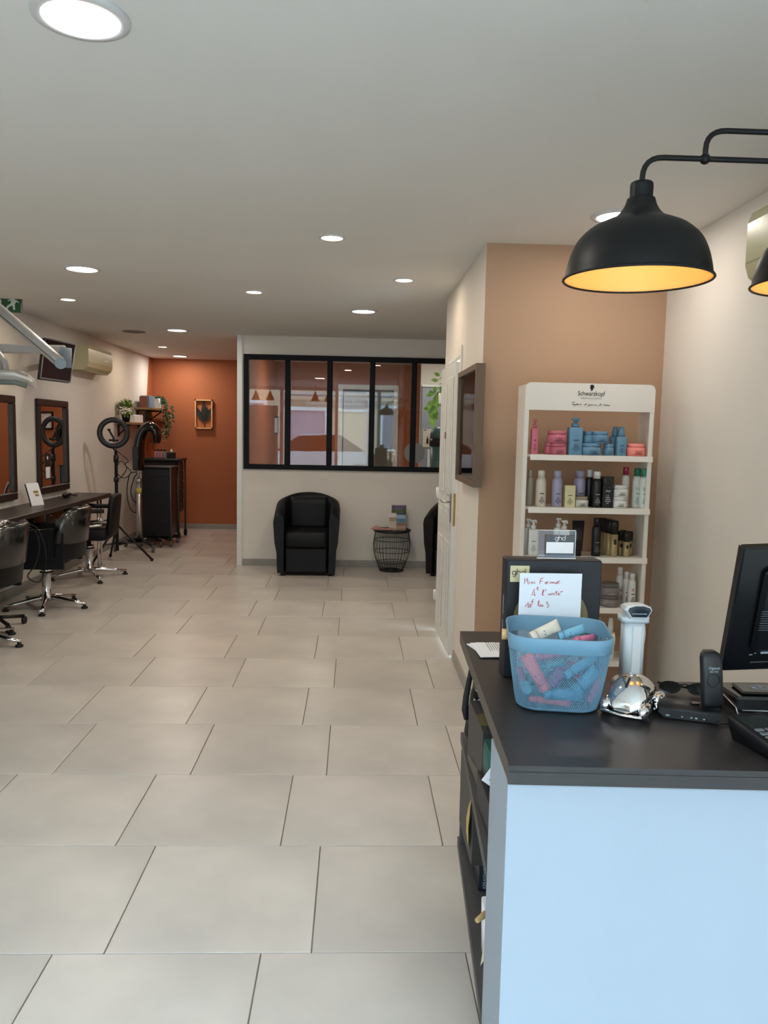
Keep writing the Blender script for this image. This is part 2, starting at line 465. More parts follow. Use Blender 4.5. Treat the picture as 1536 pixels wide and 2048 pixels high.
# ------------------------------------------------------------------ shop front and street behind the camera (mirrored in the glass)
g = G().box(XL - .1, 1.8, YF - .1, YF, 0, .10).box(XL - .1, 1.8, YF - .1, YF, 2.46, H)
for x in (XL - .05, -1.75, -.45, .55, 1.64): g.box(x - .04, x + .04, YF - .09, YF - .01, .1, 2.46)
struct('window_2', g, WPLASTIC)
struct('wall_front_left', G().box(XL, -1.84, YF - .08, YF - .02, .1, 2.09), WHITE)
STREET = mat('asphalt', (120, 122, 124), .85, noise=.1, nscale=4)
struct('ground_street', G().box(-14, 14, -16, YF - .1, -.14, -.04), STREET)
FAC = mat('street_facade', (176, 156, 130), .8, noise=.05, nscale=1.5)
g = G().box(-14, 14, -12.6, -12.2, -.04, 6.4).box(-14, 14, -12.2, -12.1, 3.3, 3.45).box(-14, 14, -12.2, -12.12, -.04, .5)
fac = tag(ob('building', g, FAC), 'pale street facade mirrored in the partition glass', 'building')
SHUT = mat('grey_shutter', (120, 118, 124), .6)
for x, z, w_, h_ in ((-9, .9, 1.2, 1.6), (-6.4, .9, 1.2, 1.6), (-4.0, .9, 1.2, 1.6), (-.1, 2.35, 1.0, .85), (1.6, .9, 1.2, 1.5), (4.2, .9, 1.2, 1.6), (7, .9, 1.2, 1.6), (-9, 3.9, 1.1, 1.7), (-6.4, 3.9, 1.1, 1.7), (-3.6, 3.9, 1.1, 1.7), (-.6, 3.9, 1.1, 1.7), (2.4, 3.9, 1.1, 1.7), (5.2, 3.9, 1.1, 1.7)):
    f = ob('window', G().box(x - w_ / 2 - .1, x + w_ / 2 + .1, -12.2, -12.14, z - .1, z + h_ + .1), WPLASTIC, fac)
    for q in (-1, 1): ob('shutter', G().box(x + q * w_ / 4 - w_ / 4 + .02, x + q * w_ / 4 + w_ / 4 - .02, -12.14, -12.1, z, z + h_, .01), SHUT, f)
gd = ob('garage_door', G().box(-2.45, -1.15, -12.2, -12.15, -.04, 2.25), mat('lilac_garage_door', (150, 138, 148), .6, noise=.06, nscale=3), fac)
ob('door_frame', G().box(-2.55, -2.45, -12.2, -12.08, -.04, 2.4).box(-1.15, -1.05, -12.2, -12.08, -.04, 2.4).box(-2.45, -1.15, -12.2, -12.08, 2.25, 2.4), WPLASTIC, gd)
# bus shelter over the street
bs = thing('bus_shelter', 'glass bus shelter with white lettering mirrored in the partition glass', 'bus shelter', (-.6, -4.3, -.04))
ob('fascia', G().box(-2.0, 2.6, -4.32, -4.28, 2.16, 2.36), pane_mat('shelter_glass', (.75, .78, .80), 1.5), bs, True)
for x in (-1.95, .3, 2.55): ob('post', G().box(x - .03, x + .03, -4.35, -4.29, -.04, 2.5), GREYMETAL, bs, True)
ob('roof', G().box(-2.1, 2.7, -5.4, -4.2, 2.5, 2.56), GREYMETAL, bs, True)
text('lettering', 'DE LA HAUTE-GARONNE VOUS ABRITE', .085, basis((-.62, -4.275, 2.26), (-1, 0, 0), (0, 0, 1)), WPLASTIC, bs, True, .001, sp_=1.0)
# cone pendants by the shop window
for i, (x, nm) in enumerate(((-2.25, 'leftmost'), (-1.93, 'second from left'), (-.92, 'third from left'), (-.62, 'rightmost'))):
    t = thing('cone_pendant', 'cone pendant by the shop front, %s of four mirrored in the panes' % nm, 'lamp', (x, -.35, 2.18), 0, 'cone pendants by the shop front')
    ob('shade', G().lathe([(.10, 0), (.075, .06), (.03, .16), (.025, .20)], n=20, caps=False), mat('copper_shade', (120, 60, 38), .4, .3), t)
    ob('bulb', G().ball((0, 0, .04), .028, 10, 8), mat('warm_bulb', (255, 220, 170), .5, emit=12, ecol=(255, 214, 160)), t)
    ob('rod', G().tube([(0, 0, .2), (0, 0, H - 2.18)], .006, 8), BLACKPLASTIC, t)
# parked car
car = thing('car', 'white parked car mirrored in the partition glass', 'car', (-1.2, -6.2, -.04))
CARP = mat('white_car_paint', (235, 237, 240), .2, noise=.01, coat=.5)
sec = [(-2.05, .35), (-2.1, .62), (-1.95, .85), (-1.1, .95), (1.45, .98), (2.0, .90), (2.12, .6), (2.05, .32)]
ob('body', G().prism(sec, -.85, .85, basis((0, 0, 0), (1, 0, 0), (0, 0, 1))), CARP, car)
cab = [(-1.15, .94), (-.45, 1.40), (.75, 1.45), (1.5, .97)]
ob('cabin', G().prism(cab, -.72, .72, basis((0, 0, 0), (1, 0, 0), (0, 0, 1))), BLACKGLOSS, car)
ob('roof', G().prism([(-.45, 1.40), (.75, 1.45), (.75, 1.49), (-.4, 1.45)], -.7, .7, basis((0, 0, 0), (1, 0, 0), (0, 0, 1))), CARP, car)
for sx in (-1.3, 1.3):
    for sy_ in (-.8, .8):
        ob('wheel', G().tube([(sx, sy_ - .1, .31), (sx, sy_ + .1, .31)], .31, 20), RUBBER, car)

# ------------------------------------------------------------------ recessed downlights
EMC = mat('cool_diffuser', (255, 250, 244), .5, emit=9, ecol=(255, 248, 240))
EMW = mat('warm_diffuser', (255, 240, 214), .5, emit=9, ecol=(255, 236, 205))
TRIM = mat('light_trim_ring', (205, 205, 205), .5)
def downlight(x, y, r, power, warm, label):
    t = thing('ceiling_light', label, 'ceiling light', (x, y, H), 0, 'recessed ceiling lights')
    n = 32
    ob('trim_ring', G().lathe([(r * 1.28, -.0005), (r * 1.27, -.006), (r * 1.02, -.009), (r, -.002), (r * 1.2, -.0004)], n=n, caps=False), TRIM, t)
    ob('diffuser', G().lathe([(r, -.003), (r * .5, -.0035), (.001, -.0035)], n=n, caps=False), EMW if warm else EMC, t)
    ld = bpy.data.lights.new('lamp', 'AREA'); ld.shape = 'DISK'; ld.size = 2 * r; ld.energy = power * LAMP
    ld.color = (1, .82, .62) if warm else (1, .91, .82)
    ld.spread = R(180)
    lo = bpy.data.objects.new('lamp', ld); COL.objects.link(lo); lo.parent = t; lo.location = (0, 0, -.012)
DL = [(162, 33, 1, 'large round ceiling light at the top left, nearest the camera'),
      (1235, 432, 1, 'round ceiling light half hidden behind the black pendant lamp'),
      (164, 537, 1, 'large round ceiling light on the left, above the small one near the exit sign'),
      (727, 622, 1, 'large round ceiling light closest to the partition window top right'),
      (354, 660, 1, 'large round ceiling light in front of the orange wall, nearer of two large ones there'),
      (360, 712, 1, 'large round ceiling light farthest back, touching the top of the orange wall'),
      (664, 474, 0, 'small warm ceiling spot in the middle, nearest of the small ones'),
      (136, 598, 0, 'small warm ceiling spot on the left near the exit sign'),
      (508, 583, 0, 'small warm ceiling spot left of centre, in front of the partition'),
      (808, 559, 0, 'small warm ceiling spot next to the corridor wall corner'),
      (325, 693, 0, 'small warm ceiling spot beside the terracotta wall corner')]
for x, y, big, lb in DL:
    p = PZ(x, y, H)
    downlight(p.x, p.y, .094 if big else .056, (8 if x == 1235 else 17) if big else (6 if x == 808 else 11), not big, lb)
downlight(-.42, 10.45, .094, 26, False, 'ceiling light of the back room, seen through the second pane')
downlight(1.05, 9.75, .094, 14, False, 'ceiling light of the back room, seen through the right-hand pane')
p = PZ(268, 663, H)
g = G().lathe([(.12, 0), (.119, -.006), (.09, -.009), (.001, -.009)], n=28, caps=False)
t = ob('ceiling_speaker', g, mat('speaker_grille', (120, 114, 108), .7, noise=.1, nscale=60)); t.location = (p.x, p.y, H)
tag(t, 'flat grey round speaker in the ceiling above the cream air conditioner', 'speaker')
# ================================================================== LEFT WALL: mirrors, table, chairs
def wall_mirror(y0, y1, z0, z1, label):
    t = thing('wall_mirror', label, 'mirror', (XL, (y0 + y1) / 2, z0), 0, 'framed mirrors above the styling table')
    w_ = .066; a, b = y0, y1; d = .035
    g = G().box(XL, XL + d, a, b, z0, z0 + w_, .006).box(XL, XL + d, a, b, z1 - w_, z1, .006).box(XL, XL + d, a, a + w_, z0 + w_, z1 - w_, .006).box(XL, XL + d, b - w_, b, z0 + w_, z1 - w_, .006)
    ob('frame', g, FRAMEWOOD, t, True)
    ob('glass', G().box(XL + .005, XL + .012, a + w_, b - w_, z0 + w_, z1 - w_), MIRROR, t, True)
    return t
def yat(px, X=XL): return X / ((px - 709) / CF) if False else None
m2 = wall_mirror(PX(76.7, 798, XL + .035).y, PX(137, 803, XL + .035).y, .855, 1.77, 'wenge framed wall mirror next to the ring light')
ya = PX(34, 900, XL + .035).y
wall_mirror(ya - .88, ya, .855, 1.77, 'wenge framed wall mirror cut by the left edge of the photo')
# sticker strips on mirror 2
g = G().box(XL + .012, XL + .0135, PX(88, 950, XL).y, PX(98, 950, XL).y, .99, 1.24)
g_w = G().box(XL + .0136, XL + .0142, PX(89, 950, XL).y, PX(97.5, 950, XL).y, 1.0, 1.11).lathe([(.018, 0), (.0001, .0004)], (XL + .0137, PX(93, 950, XL).y, 1.20), 12, RY(PI / 2).to_3x3(), False)
st = tag(ob('sticker_strip', g, INK), 'narrow black and white sticker strip on the farther mirror', 'sticker')
ob('white_print', g_w, PAPER, st)
# styling table
TZ = .795
t = thing('styling_table', 'long dark wenge console table along the left wall', 'table', (-2.85, 6.6, 0))
ob('table_top', G().box(XL + .002, -2.66, 4.2, 8.72, TZ - .045, TZ, .004), TABLEWOOD, t, True)
for y in (8.50, 8.60):
    g = G().tube([(-2.74, y, 0), (-2.74, y, TZ - .045)], .011, 10).lathe([(.03, 0), (.03, .008), (.012, .012)], (-2.74, y, 0), 14)
    ob('leg', g, CHROME, t, True)
ob('leg', G().box(XL + .002, -2.72, 4.25, 4.29, 0, TZ - .045), TABLEWOOD, t, True)
# black drawer cabinet under the table
t = thing('under_table_cabinet', 'black cabinet hung under the dark styling table', 'cabinet', (-2.88, 6.9, .36))
ob('body', G().box(XL + .002, -2.87, 5.6, 7.9, .36, TZ - .047, .006), BLACKGLOSS, t, True)
for y0, y1 in ((5.62, 6.37), (6.38, 7.12), (7.13, 7.88)):
    d_ = ob('door', G().box(-2.87, -2.857, y0, y1, .37, TZ - .055, .004), BLACKGLOSS, t, True)
    ob('handle', G().tube([(-2.857, (y0 + y1) / 2 - .06, .68), (-2.84, (y0 + y1) / 2 - .06, .68), (-2.84, (y0 + y1) / 2 + .06, .68), (-2.857, (y0 + y1) / 2 + .06, .68)], .004, 6), CHROME, d_, True)
# leaning booklet on the table
bm = basis(PX(76, 1003, -2.90) * 1.0, (-.25, 1, 0), (-.35, -.05, 1))
c = Vector((-2.86, PX(76, 1003, -2.86).y, TZ))
bm = basis(c, (.35, .94, 0), (-.30, .10, .95))
bk = thing('leaflet_stand', 'cream booklet leaning against the wall between the two mirrors', 'booklet', c)
ob('cover', G().cbox((0, .105, 0), (.15, .21, .006)).xf(bm), PAPER, bk, True)
ob('back_board', G().cbox((0, .105, -.012), (.14, .205, .014)).xf(bm), BLACKPLASTIC, bk, True)
ob('print', G().cbox((.02, .12, .0035), (.05, .03, .001)).xf(bm).cbox((.045, .10, .0035), (.02, .06, .001), None), mat('ochre_print', (170, 140, 70), .6), None) if False else None
pr_ = G(); pr_.cbox((.015, .125, .0035), (.06, .022, .001)).cbox((.02, .095, .0035), (.045, .02, .001)).xf(bm)
ob('print', pr_, mat('ochre_print', (150, 128, 70), .6), bk, True)
# black clipper on the table end
c = PZ(147, 986, TZ); c.x = -2.9
g = G().ball((c.x, 8.05, TZ + .03), (.03, .11, .028), 14, 8).tube([(c.x, 8.15, TZ + .02), (c.x + .02, 8.25, TZ + .012), (c.x, 8.33, TZ + .008), (c.x - .03, 8.3, TZ + .006)], .006, 6)
solo('hair_clipper', g, BLACKPLASTIC, 'black hair clipper lying at the far end of the styling table', 'clipper')

# ---- chairs
FILM = pane_mat('clear_plastic_cover', (.85, .85, .83), 1.45, .2, .04)
def star_base(t, n, r, hub_h, rot=0):
    for i in range(n):
        a = rot + 2 * PI * i / n
        d = Vector((math.cos(a), math.sin(a), 0)); s_ = Vector((-d.y, d.x, 0)); rings = []
        for u, z, hw, hh in ((.02, .085, .026, .022), (.3, .078, .024, .02), (.7, .055, .02, .014), (1.0, .042, .017, .012)):
            p = d * (u * r) + Vector((0, 0, z))
            rings.append([p + s_ * (hw * math.cos(q)) + Vector((0, 0, hh * math.sin(q))) for q in [2 * PI * k / 10 for k in range(10)]])
        lg = ob('leg', G().loft(rings), CHROME, t)
        ob('foot_glide', G().lathe([(.026, 0), (.028, .012), (.014, .02), (.014, .036)], d * (r - .012), 12), RUBBER, lg)
def curved_back(w_, h0, h1, bulge, th, lean=0, n=12, rr=.1):
    """shell curved around the sitter, local back towards -X, open to +X"""
    g = G(); cols = []
    for i in range(n + 1):
        u = -1 + 2 * i / n; a = u * R(62)
        x = -bulge * math.cos(a) * 1.0; y = w_ / 2 * math.sin(a) / math.sin(R(62))
        cut = max(0, abs(u) - .55) / .45
        zt = h1 - (h1 - h0) * .35 * cut ** 2.2; zb = h0 + (h1 - h0) * .06 * cut ** 2
        nx, ny = -math.cos(a), math.sin(a)
        ring = []
        for z, o in ((zb, 0), (zb + .02, th), (zt - .025, th), (zt, th * .5), (zt - .02, 0)):
            ring.append(Vector((x + nx * o - lean * (z - h0), y + ny * o, z)))
        cols.append(ring)
    return g.loft(cols)
def styling_chair(label, loc, rz, base='star5', cover=True, arms='panel'):
    t = thing('styling_chair', label, 'chair', loc, rz, 'styling chairs along the left wall')
    n, r = (5, .33) if base == 'star5' else (4, .37)
    star_base(t, n, r, .1, R(28))
    ob('column', G().lathe([(.045, .055), (.045, .10), (.036, .11), (.036, .30), (.045, .302), (.045, .335), (.022, .337), (.022, .42)], n=24), CHROME, t)
    ob('column_collar', G().lathe([(.05, .298), (.055, .30), (.05, .308)], n=24), RUBBER, t)
    g = G(); rings = []
    for z, s_ in ((.40, .9), (.42, 1), (.50, 1.0), (.525, .94), (.535, .7)):
        rings.append([Vector((p.x * s_, p.y * s_, z)) for p in rring(.46, .46, .08)])
    ob('seat', G().loft(rings), LEATHER, t)
    if arms == 'panel':
        for sy_ in (-1, 1):
            pr = [(-.22, .37), (.24, .37), (.26, .42), (.25, .62), (.20, .665), (-.15, .70), (-.22, .66)]
            a_ = ob('arm', G().prism(pr, -.018, .018, basis((0, sy_ * .265, 0), (1, 0, 0), (0, 0, 1))), LEATHER, t)
            ob('arm_rail', G().tube([(-.2, sy_ * .265, .69), (.18, sy_ * .265, .665), (.245, sy_ * .265, .63), (.255, sy_ * .265, .44)], .014, 8), BLACKGLOSS, a_)
        ob('footrest', G().tube([(.22, -.1, .39), (.36, -.12, .28), (.42, -.12, .24), (.42, .12, .24), (.36, .12, .28), (.22, .1, .39)], .012, 8), CHROME, t)
    else:
        for sy_ in (-1, 1):
            a_ = ob('arm', G().tube([(-.2, sy_ * .25, .70), (.0, sy_ * .26, .70), (.17, sy_ * .26, .715)], [.022, .024, .022], 10), RUBBER, t)
            ob('arm_support', G().tube([(.12, sy_ * .26, .70), (.10, sy_ * .25, .45)], .012, 8).tube([(-.18, sy_ * .25, .56), (.10, sy_ * .25, .53)], .012, 8), STEEL, a_)
    if base == 'star5':
        ob('backrest', curved_back(.50, .42, .84, .26, .045, .12), LEATHER, t)
    else:
        ob('backrest', G().loft([[Vector((-.20 - .10 * (z - .5) - o, p.y * 1.0, z)) for p, o in zip(ys, os_)] for z, ys, os_ in
            [(z, [Vector((0, k * s_, 0)) for k in (-.21, -.18, 0, .18, .21, .18, 0, -.18)], (.03, .0, -.01, 0, .03, .06, .065, .06)) for z, s_ in ((.44, .86), (.48, 1), (.76, 1), (.82, .9), (.845, .7))]]), LEATHER, t)
    if cover:
        ob('backrest_cover', curved_back(.515, .55, .86, .268, .062, .12), FILM, t, label='clear protective plastic cover')
    return t
styling_chair('black styling chair with plastic covered back on five-leg chrome base', (-2.56, 6.60, 0), R(184))
styling_chair('plain black armrest chair at the far end of the styling table', (-2.655, 7.95, 0), R(186), 'star4', False, 'open')
styling_chair('plastic covered styling chair cut off by the left edge of the photo', (-2.60, 5.42, 0), R(182))

# small tray trolley with hair dryer, near the left edge
c = PY(14, 1066, 5.75)
t = thing('tray_trolley', 'small black tray trolley carrying the hair dryer at the left edge', 'trolley', (-2.66, 5.9, 0))
ob('tray', G().box(-.12, .12, -.14, .14, .70, .73, .01), BLACKPLASTIC, t)
ob('pole', G().tube([(0, 0, .06), (0, 0, .70)], .016, 10), BLACKPLASTIC, t)
for i in range(4):
    a = PI / 4 + i * PI / 2
    l_ = ob('leg', G().tube([(0, 0, .08), (.2 * math.cos(a), .2 * math.sin(a), .06)], .014, 8), BLACKPLASTIC, t)
    ob('caster', G().tube([(.2 * math.cos(a) - .012, .2 * math.sin(a), .028), (.2 * math.cos(a) + .012, .2 * math.sin(a), .028)], .028, 12), RUBBER, l_)
tx, ty = -2.63, 5.9
t = thing('hair_dryer', 'black and chrome hair dryer with a looping cable on the tray trolley', 'hair dryer', (tx + .02, ty, .731))
ob('barrel', G().lathe([(.02, -.09), (.040, -.08), (.045, -.02), (.04, .05), (.028, .09)], (0, 0, .045), 20, RX(R(84)).to_3x3()), CHROME, t)
ob('handle', G().tube([(.0, 0, .05), (.06, .03, .05), (.14, .05, .04)], [.022, .02, .017], 10), BLACKPLASTIC, t)
ob('nozzle', G().tube([(.0, -.07, .05), (.0, -.12, .05)], [.03, .024], 12), BLACKPLASTIC, t)
ob('cable', G().tube(smooth([(.14, .05, .04), (.22, .06, .0), (.26, .04, -.12), (.24, .0, -.25), (.2, -.04, -.33), (.26, .02, -.38), (.3, .05, -.25), (.29, .05, -.1), (.24, .05, .02), (.16, .06, .05)]), .005, 6), RUBBER, t)

# ------------------------------------------------------------------ wall-mounted hair processor arm (near left)
ya = 4.9
E = PY(122, 726, ya)
t = thing('hair_processor', 'grey jointed wall arm with curved hood heads at the upper left edge', 'hair processor', PY(-60, 700, ya + .3))
def bar(g, a, b, wv, hh, hw):
    a, b = Vector(a), Vector(b); d = (b - a).normalized(); s_ = d.cross(Vector((0, 1, 0))).normalized(); f = s_.cross(d)
    rings = []
    for p in (a, a.lerp(b, .93), b):
        k = 1
        rings.append([p + s_ * (hh * k * math.cos(q)) + f * (hw * k * math.sin(q)) for q in [2 * PI * i / 12 for i in range(12)]])
    return g.loft(rings)
U0 = PY(-75, 556, ya); 
ob('upper_arm', bar(G(), U0, E, None, .034, .04), GREYMETAL, t, True)
ob('arm_groove', G().tube([PY(-70, 572, ya - .036), PY(112, 724, ya - .036)], .0025, 6), BLACKPLASTIC, t, True)
ob('elbow_joint', G().tube([PY(121, 727, ya - .045), PY(121, 727, ya + .05)], .033, 20).tube([PY(131, 735, ya + .07), PY(131, 696, ya + .07)], .036, 20), BLUEGREY, t, True)
ob('wall_arm', G().cbox((0, 0, 0), (1.0, .04, .055), None, .008).xf(Matrix.Translation(PY(131, 700, ya + .08) + Vector((-.5, 0, 0)))), GREYMETAL, t, True)
ob('wall_bracket', G().box(XL, XL + .2, ya + .03, ya + .13, PY(0, 760, ya).z, PY(0, 640, ya).z, .01), GREYMETAL, t, True)
ob('upper_joint', G().tube([U0 + Vector((0, -.05, 0)), U0 + Vector((0, .05, 0))], .045, 20), BLUEGREY, t, True)
ob('drop_tube', G().tube([U0, PY(-70, 640, ya), PY(-40, 690, ya), PY(-8, 702, ya), PY(9, 725, ya), PY(12, 752, ya)], .022, 10), GREYMETAL, t, True)
ob('head_housing', G().cbox((0, 0, 0), (.17, .14, .13), None, .02).xf(Matrix.Translation(PY(-22, 742, ya))), GREYMETAL, t, True)
pts = [PY(x, y, ya + dy) for x, y, dy in ((-30, 757, 0), (5, 752, -.02), (35, 753, -.01), (58, 760, .02), (70, 768, .10))]
g = G(); rings = []
for i, p in enumerate(pts):
    s_ = (.045, .05, .05, .042, .03)[i]
    rings.append([p + Vector((0, .5 * s_ * 2.2 * math.cos(q), s_ * .8 * math.sin(q))) for q in [2 * PI * k / 14 for k in range(14)]])
ob('hood_head', G().loft(rings), GREYMETAL, t, True)
ob('hood_band', G().tube([p + Vector((0, -.055, .01)) for p in pts[1:]], .010, 8), WPLASTIC, t, True)
ob('hood_lens', G().tube([p + Vector((0, -.03, -.035)) for p in pts[:4]], .018, 8), mat('smoked_lens', (110, 118, 112), .15), t, True)

# exit sign
c = PX(9, 606, XL + .15)
GREEN = mat('exit_sign_green', (40, 84, 60), .4)
t = thing('exit_sign', 'green emergency exit sign under the ceiling at the upper left edge', 'sign', (c.x, c.y, c.z))
ob('panel', G().box(-.14, .14, -.012, .012, -.075, .085, .004), GREEN, t)
ob('ceiling_rod', G().tube([(0, 0, .085), (0, 0, H - c.z)], .005, 8), WPLASTIC, t)
g = G().ball((.07, -.014, .048), (.014, .002, .014), 10, 6)
g.prism([(.085, .03), (.06, .035), (.03, .02), (.035, .012), (.058, .02), (.055, -.005), (.03, -.02), (.01, -.05), (.022, -.055), (.045, -.03), (.07, -.02), (.075, -.055), (.09, -.055), (.088, -.01), (.10, .01), (.12, .0), (.122, .01), (.10, .024)], .0125, .014, basis((0, 0, 0), (1, 0, 0), (0, 0, 1)))
g.prism([(-.02, -.006), (-.07, -.006), (-.07, -.03), (-.115, .01), (-.07, .05), (-.07, .026), (-.02, .026)], .0125, .014, basis((0, 0, 0), (1, 0, 0), (0, 0, 1)))
ob('pictogram', g, mat('sign_white', (190, 205, 195), .5), t)

# television on a bracket
A, B_, C_, D_ = PY(90, 675, 7.25), PY(153, 688, 7.75), PY(141, 765, 7.5), PY(80, 757, 7.0)
t = thing('television', 'dark flat television tilted down on a wall bracket beside the cream air conditioner', 'television', (A + C_) / 2)
nv = (B_ - A).cross(D_ - A).normalized()
if nv.y > 0: nv = -nv
TVM = mat('dark_brown_screen', (34, 8, 8), .6, noise=.05, spec=.05)
ob('housing', G().add([A, B_, C_, D_, A - nv * .03, B_ - nv * .03, C_ - nv * .03, D_ - nv * .03], [(0, 1, 2, 3), (4, 7, 6, 5), (0, 4, 5, 1), (1, 5, 6, 2), (2, 6, 7, 3), (3, 7, 4, 0)]), BLACKPLASTIC, t, True)
q = [(A + B_ + C_ + D_) / 4 + (p - (A + B_ + C_ + D_) / 4) * .93 + nv * .001 for p in (A, B_, C_, D_)]
ob('screen', G().quad(*q), TVM, t, True)
cc = (A + B_ + C_ + D_) / 4 - nv * .03
ob('wall_bracket', G().tube([cc, (XL + .02, 8.0, cc.z + .02)], .025, 8).box(XL, XL + .03, 7.94, 8.06, cc.z - .05, cc.z + .07), BLACKPLASTIC, t, True)

def air_con(name, x0, x1, y0, y1, z0, z1, label):
    t = thing('air_conditioner', label, 'air conditioner', ((x0 + x1) / 2, (y0 + y1) / 2, z0))
    s_ = 1 if x0 < 0 else -1; xa = x0
    h = z1 - z0; d = abs(x1 - x0)
    pr = [(0, 0), (d * .7, 0), (d * .93, h * .14), (d, h * .3), (d, h * .86), (d * .93, h), (0, h)]
    ob('housing', G().prism([(xa + s_ * p, z0 + q) for p, q in pr], -y1, -y0, basis((0, 0, 0), (1, 0, 0), (0, 0, 1))), CREAM, t, True)
    ob('air_flap', G().box(xa + s_ * d * .35, xa + s_ * d * .8, y0 + .05, y1 - .05, z0 - .006, z0 + .004), mat('cream_dark', (150, 142, 108), .4), t, True)
    ob('front_seam', G().box(xa + s_ * d, xa + s_ * (d + .002), y0 + .01, y1 - .01, z0 + h * .32, z0 + h * .335), mat('cream_dark', (150, 142, 108), .4), t, True)
    ob('display', G().box(xa + s_ * d, xa + s_ * (d + .003), y1 - .28, y1 - .18, z0 + h * .5, z0 + h * .56), WPLASTIC, t, True)
    return t
air_con('a', XL, XL + .19, 8.62, 9.45, 2.115, 2.375, 'cream wall air conditioner on the left wall beside the television')
air_con('b', XR, XR - .21, 2.05, 3.03, PX(1500, 572, XR - .21).z, PX(1500, 425, XR - .21).z, 'cream wall air conditioner cut by the right edge behind the pendant lamp')

# ------------------------------------------------------------------ ring light on tripod
rc = PY(227, 866, 8.95)
t = thing('ring_light', 'black ring light on a tripod beside the styling table', 'ring light', (-2.68, 8.97, 0))
ax = (Vector((0, 0, rc.z)) - rc); ax = Vector((.35, -1, 0)).normalized()
u = Vector((0, 0, 1)).cross(ax).normalized(); v = ax.cross(u)
rings = []
for i in range(40):
    a = 2 * PI * i / 40; d = u * math.cos(a) + v * math.sin(a)
    rings.append([rc + d * (.146 + .031 * math.cos(q)) + ax * (.014 * math.sin(q)) for q in [2 * PI * k / 10 + PI / 10 for k in range(10)]])
ob('ring', G().loft(rings, closed=True), BLACKPLASTIC, t, True)
ob('phone_clip', G().tube([rc - v * .10, rc - v * .055, rc - v * .01 - u * .025, rc + v * .03 - u * .045], .012, 8).tube([rc + v * .035 - u * .065, rc + v * .04 - u * .03], .01, 6).tube([rc - v * .08 - u * .05, rc - v * .08 + u * .05], .012, 8), BLACKPLASTIC, t, True)
pb = rc - v * .17
ob('pole', G().tube([pb, (-2.68, 8.97, 1.25), (-2.68, 8.97, .12)], [.016, .018, .02], 10).tube([(-2.68, 8.97, .95), (-2.68, 8.97, .90)], .028, 10).tube([(-2.68, 8.97, 1.20), (-2.68, 8.97, 1.12)], .028, 10), BLACKMETAL, t, True)
for fx, fy in ((-2.86, 8.66), (-2.84, 9.24), (-2.30, 9.0)):
    l_ = ob('leg', G().tube([(-2.68, 8.97, .42), (fx, fy, .02)], .013, 8).tube([(-2.68, 8.97, .2), ((-2.68 + fx) / 2, (8.97 + fy) / 2, .21)], .007, 6), BLACKMETAL, t, True)
    ob('rubber_foot', G().ball((fx, fy, .018), (.02, .02, .018), 10, 6), RUBBER, l_, True)
cb = pb + Vector((.02, 0, -.02))
ob('cable', G().tube(smooth([cb + Vector(q) for q in ((0, 0, 0), (.08, 0, -.06), (.14, 0, -.12), (.10, 0, -.16), (.17, 0, -.24), (.10, 0, -.31), (.03, 0, -.28), (.01, 0, -.2), (.06, 0, -.12), (.12, 0, -.2), (.06, 0, -.3), (.0, 0, -.34), (.01, .0, -.40))]), .005, 6), RUBBER, t, True)

# ------------------------------------------------------------------ hood dryer on rolling base
dy = 9.85
t = thing('hood_dryer', 'glossy black arched hair processor on a chrome pole with caster base', 'hair processor', (-2.68, dy, 0))
px_ = PY(278, 1000, dy).x
ob('pole', G().tube([(px_, dy, .1), (px_, dy, .86)], .033, 16).tube([(px_, dy, .86), (px_ + .0, dy, 1.08)], .014, 12), STEEL, t, True)
ob('pole_collar', G().lathe([(.039, 0), (.04, .03), (.03, .05)], (px_, dy, .84), 18), STEEL, t, True)
ob('pole_label', G().tube([(px_, dy, .70), (px_, dy, .77)], .0338, 16), mat('yellow_label', (190, 176, 90), .5), t, True)
for fx, fy in ((-2.91, 9.66), (-2.44, 9.62), (-2.90, 10.08), (-2.46, 10.08)):
    l_ = ob('leg', G().tube([(px_, dy, .115), ((px_ + fx) / 2, (dy + fy) / 2, .11), (fx, fy, .085)], [.032, .028, .02], 10), BLACKGLOSS, t, True)
    ob('caster', G().tube([(fx - .014, fy, .032), (fx + .014, fy, .032)], .032, 14).tube([(fx, fy, .04), (fx, fy, .09)], .012, 8), mat('grey_caster', (90, 90, 92), .3, .3), l_, True)
path = [(276, 940, .075), (278, 915, .08), (279, 890, .08), (283, 870, .078), (291, 857, .072), (301, 853, .070), (311, 860, .066), (315, 873, .06), (314, 886, .045)]
rings = []
path = [tuple(q_) for q_ in smooth(path, 4)]
P3 = [PY(x, y, dy) for x, y, _ in path]
for i, p in enumerate(P3):
    a = P3[max(0, i - 1)]; b = P3[min(len(P3) - 1, i + 1)]; d = (b - a).normalized(); n_ = d.cross(Vector((0, 1, 0))).normalized(); s_ = path[i][2]
    rings.append([p + n_ * (s_ * .86 * math.cos(q)) + Vector((0, s_ * 1.6 * math.sin(q), 0)) for q in [2 * PI * k / 18 for k in range(18)]])
ob('hood', G().loft(rings), BLACKGLOSS, t, True)
ob('control_strip', G().box(P3[1].x - .03, P3[1].x + .03, dy - .137, dy - .128, P3[0].z + .02, P3[8].z - .02), mat('dark_grey_panel', (44, 44, 48), .4), t, True)
ob('neck', G().tube([(px_, dy, 1.06), P3[0]], .035, 12), BLACKGLOSS, t, True)
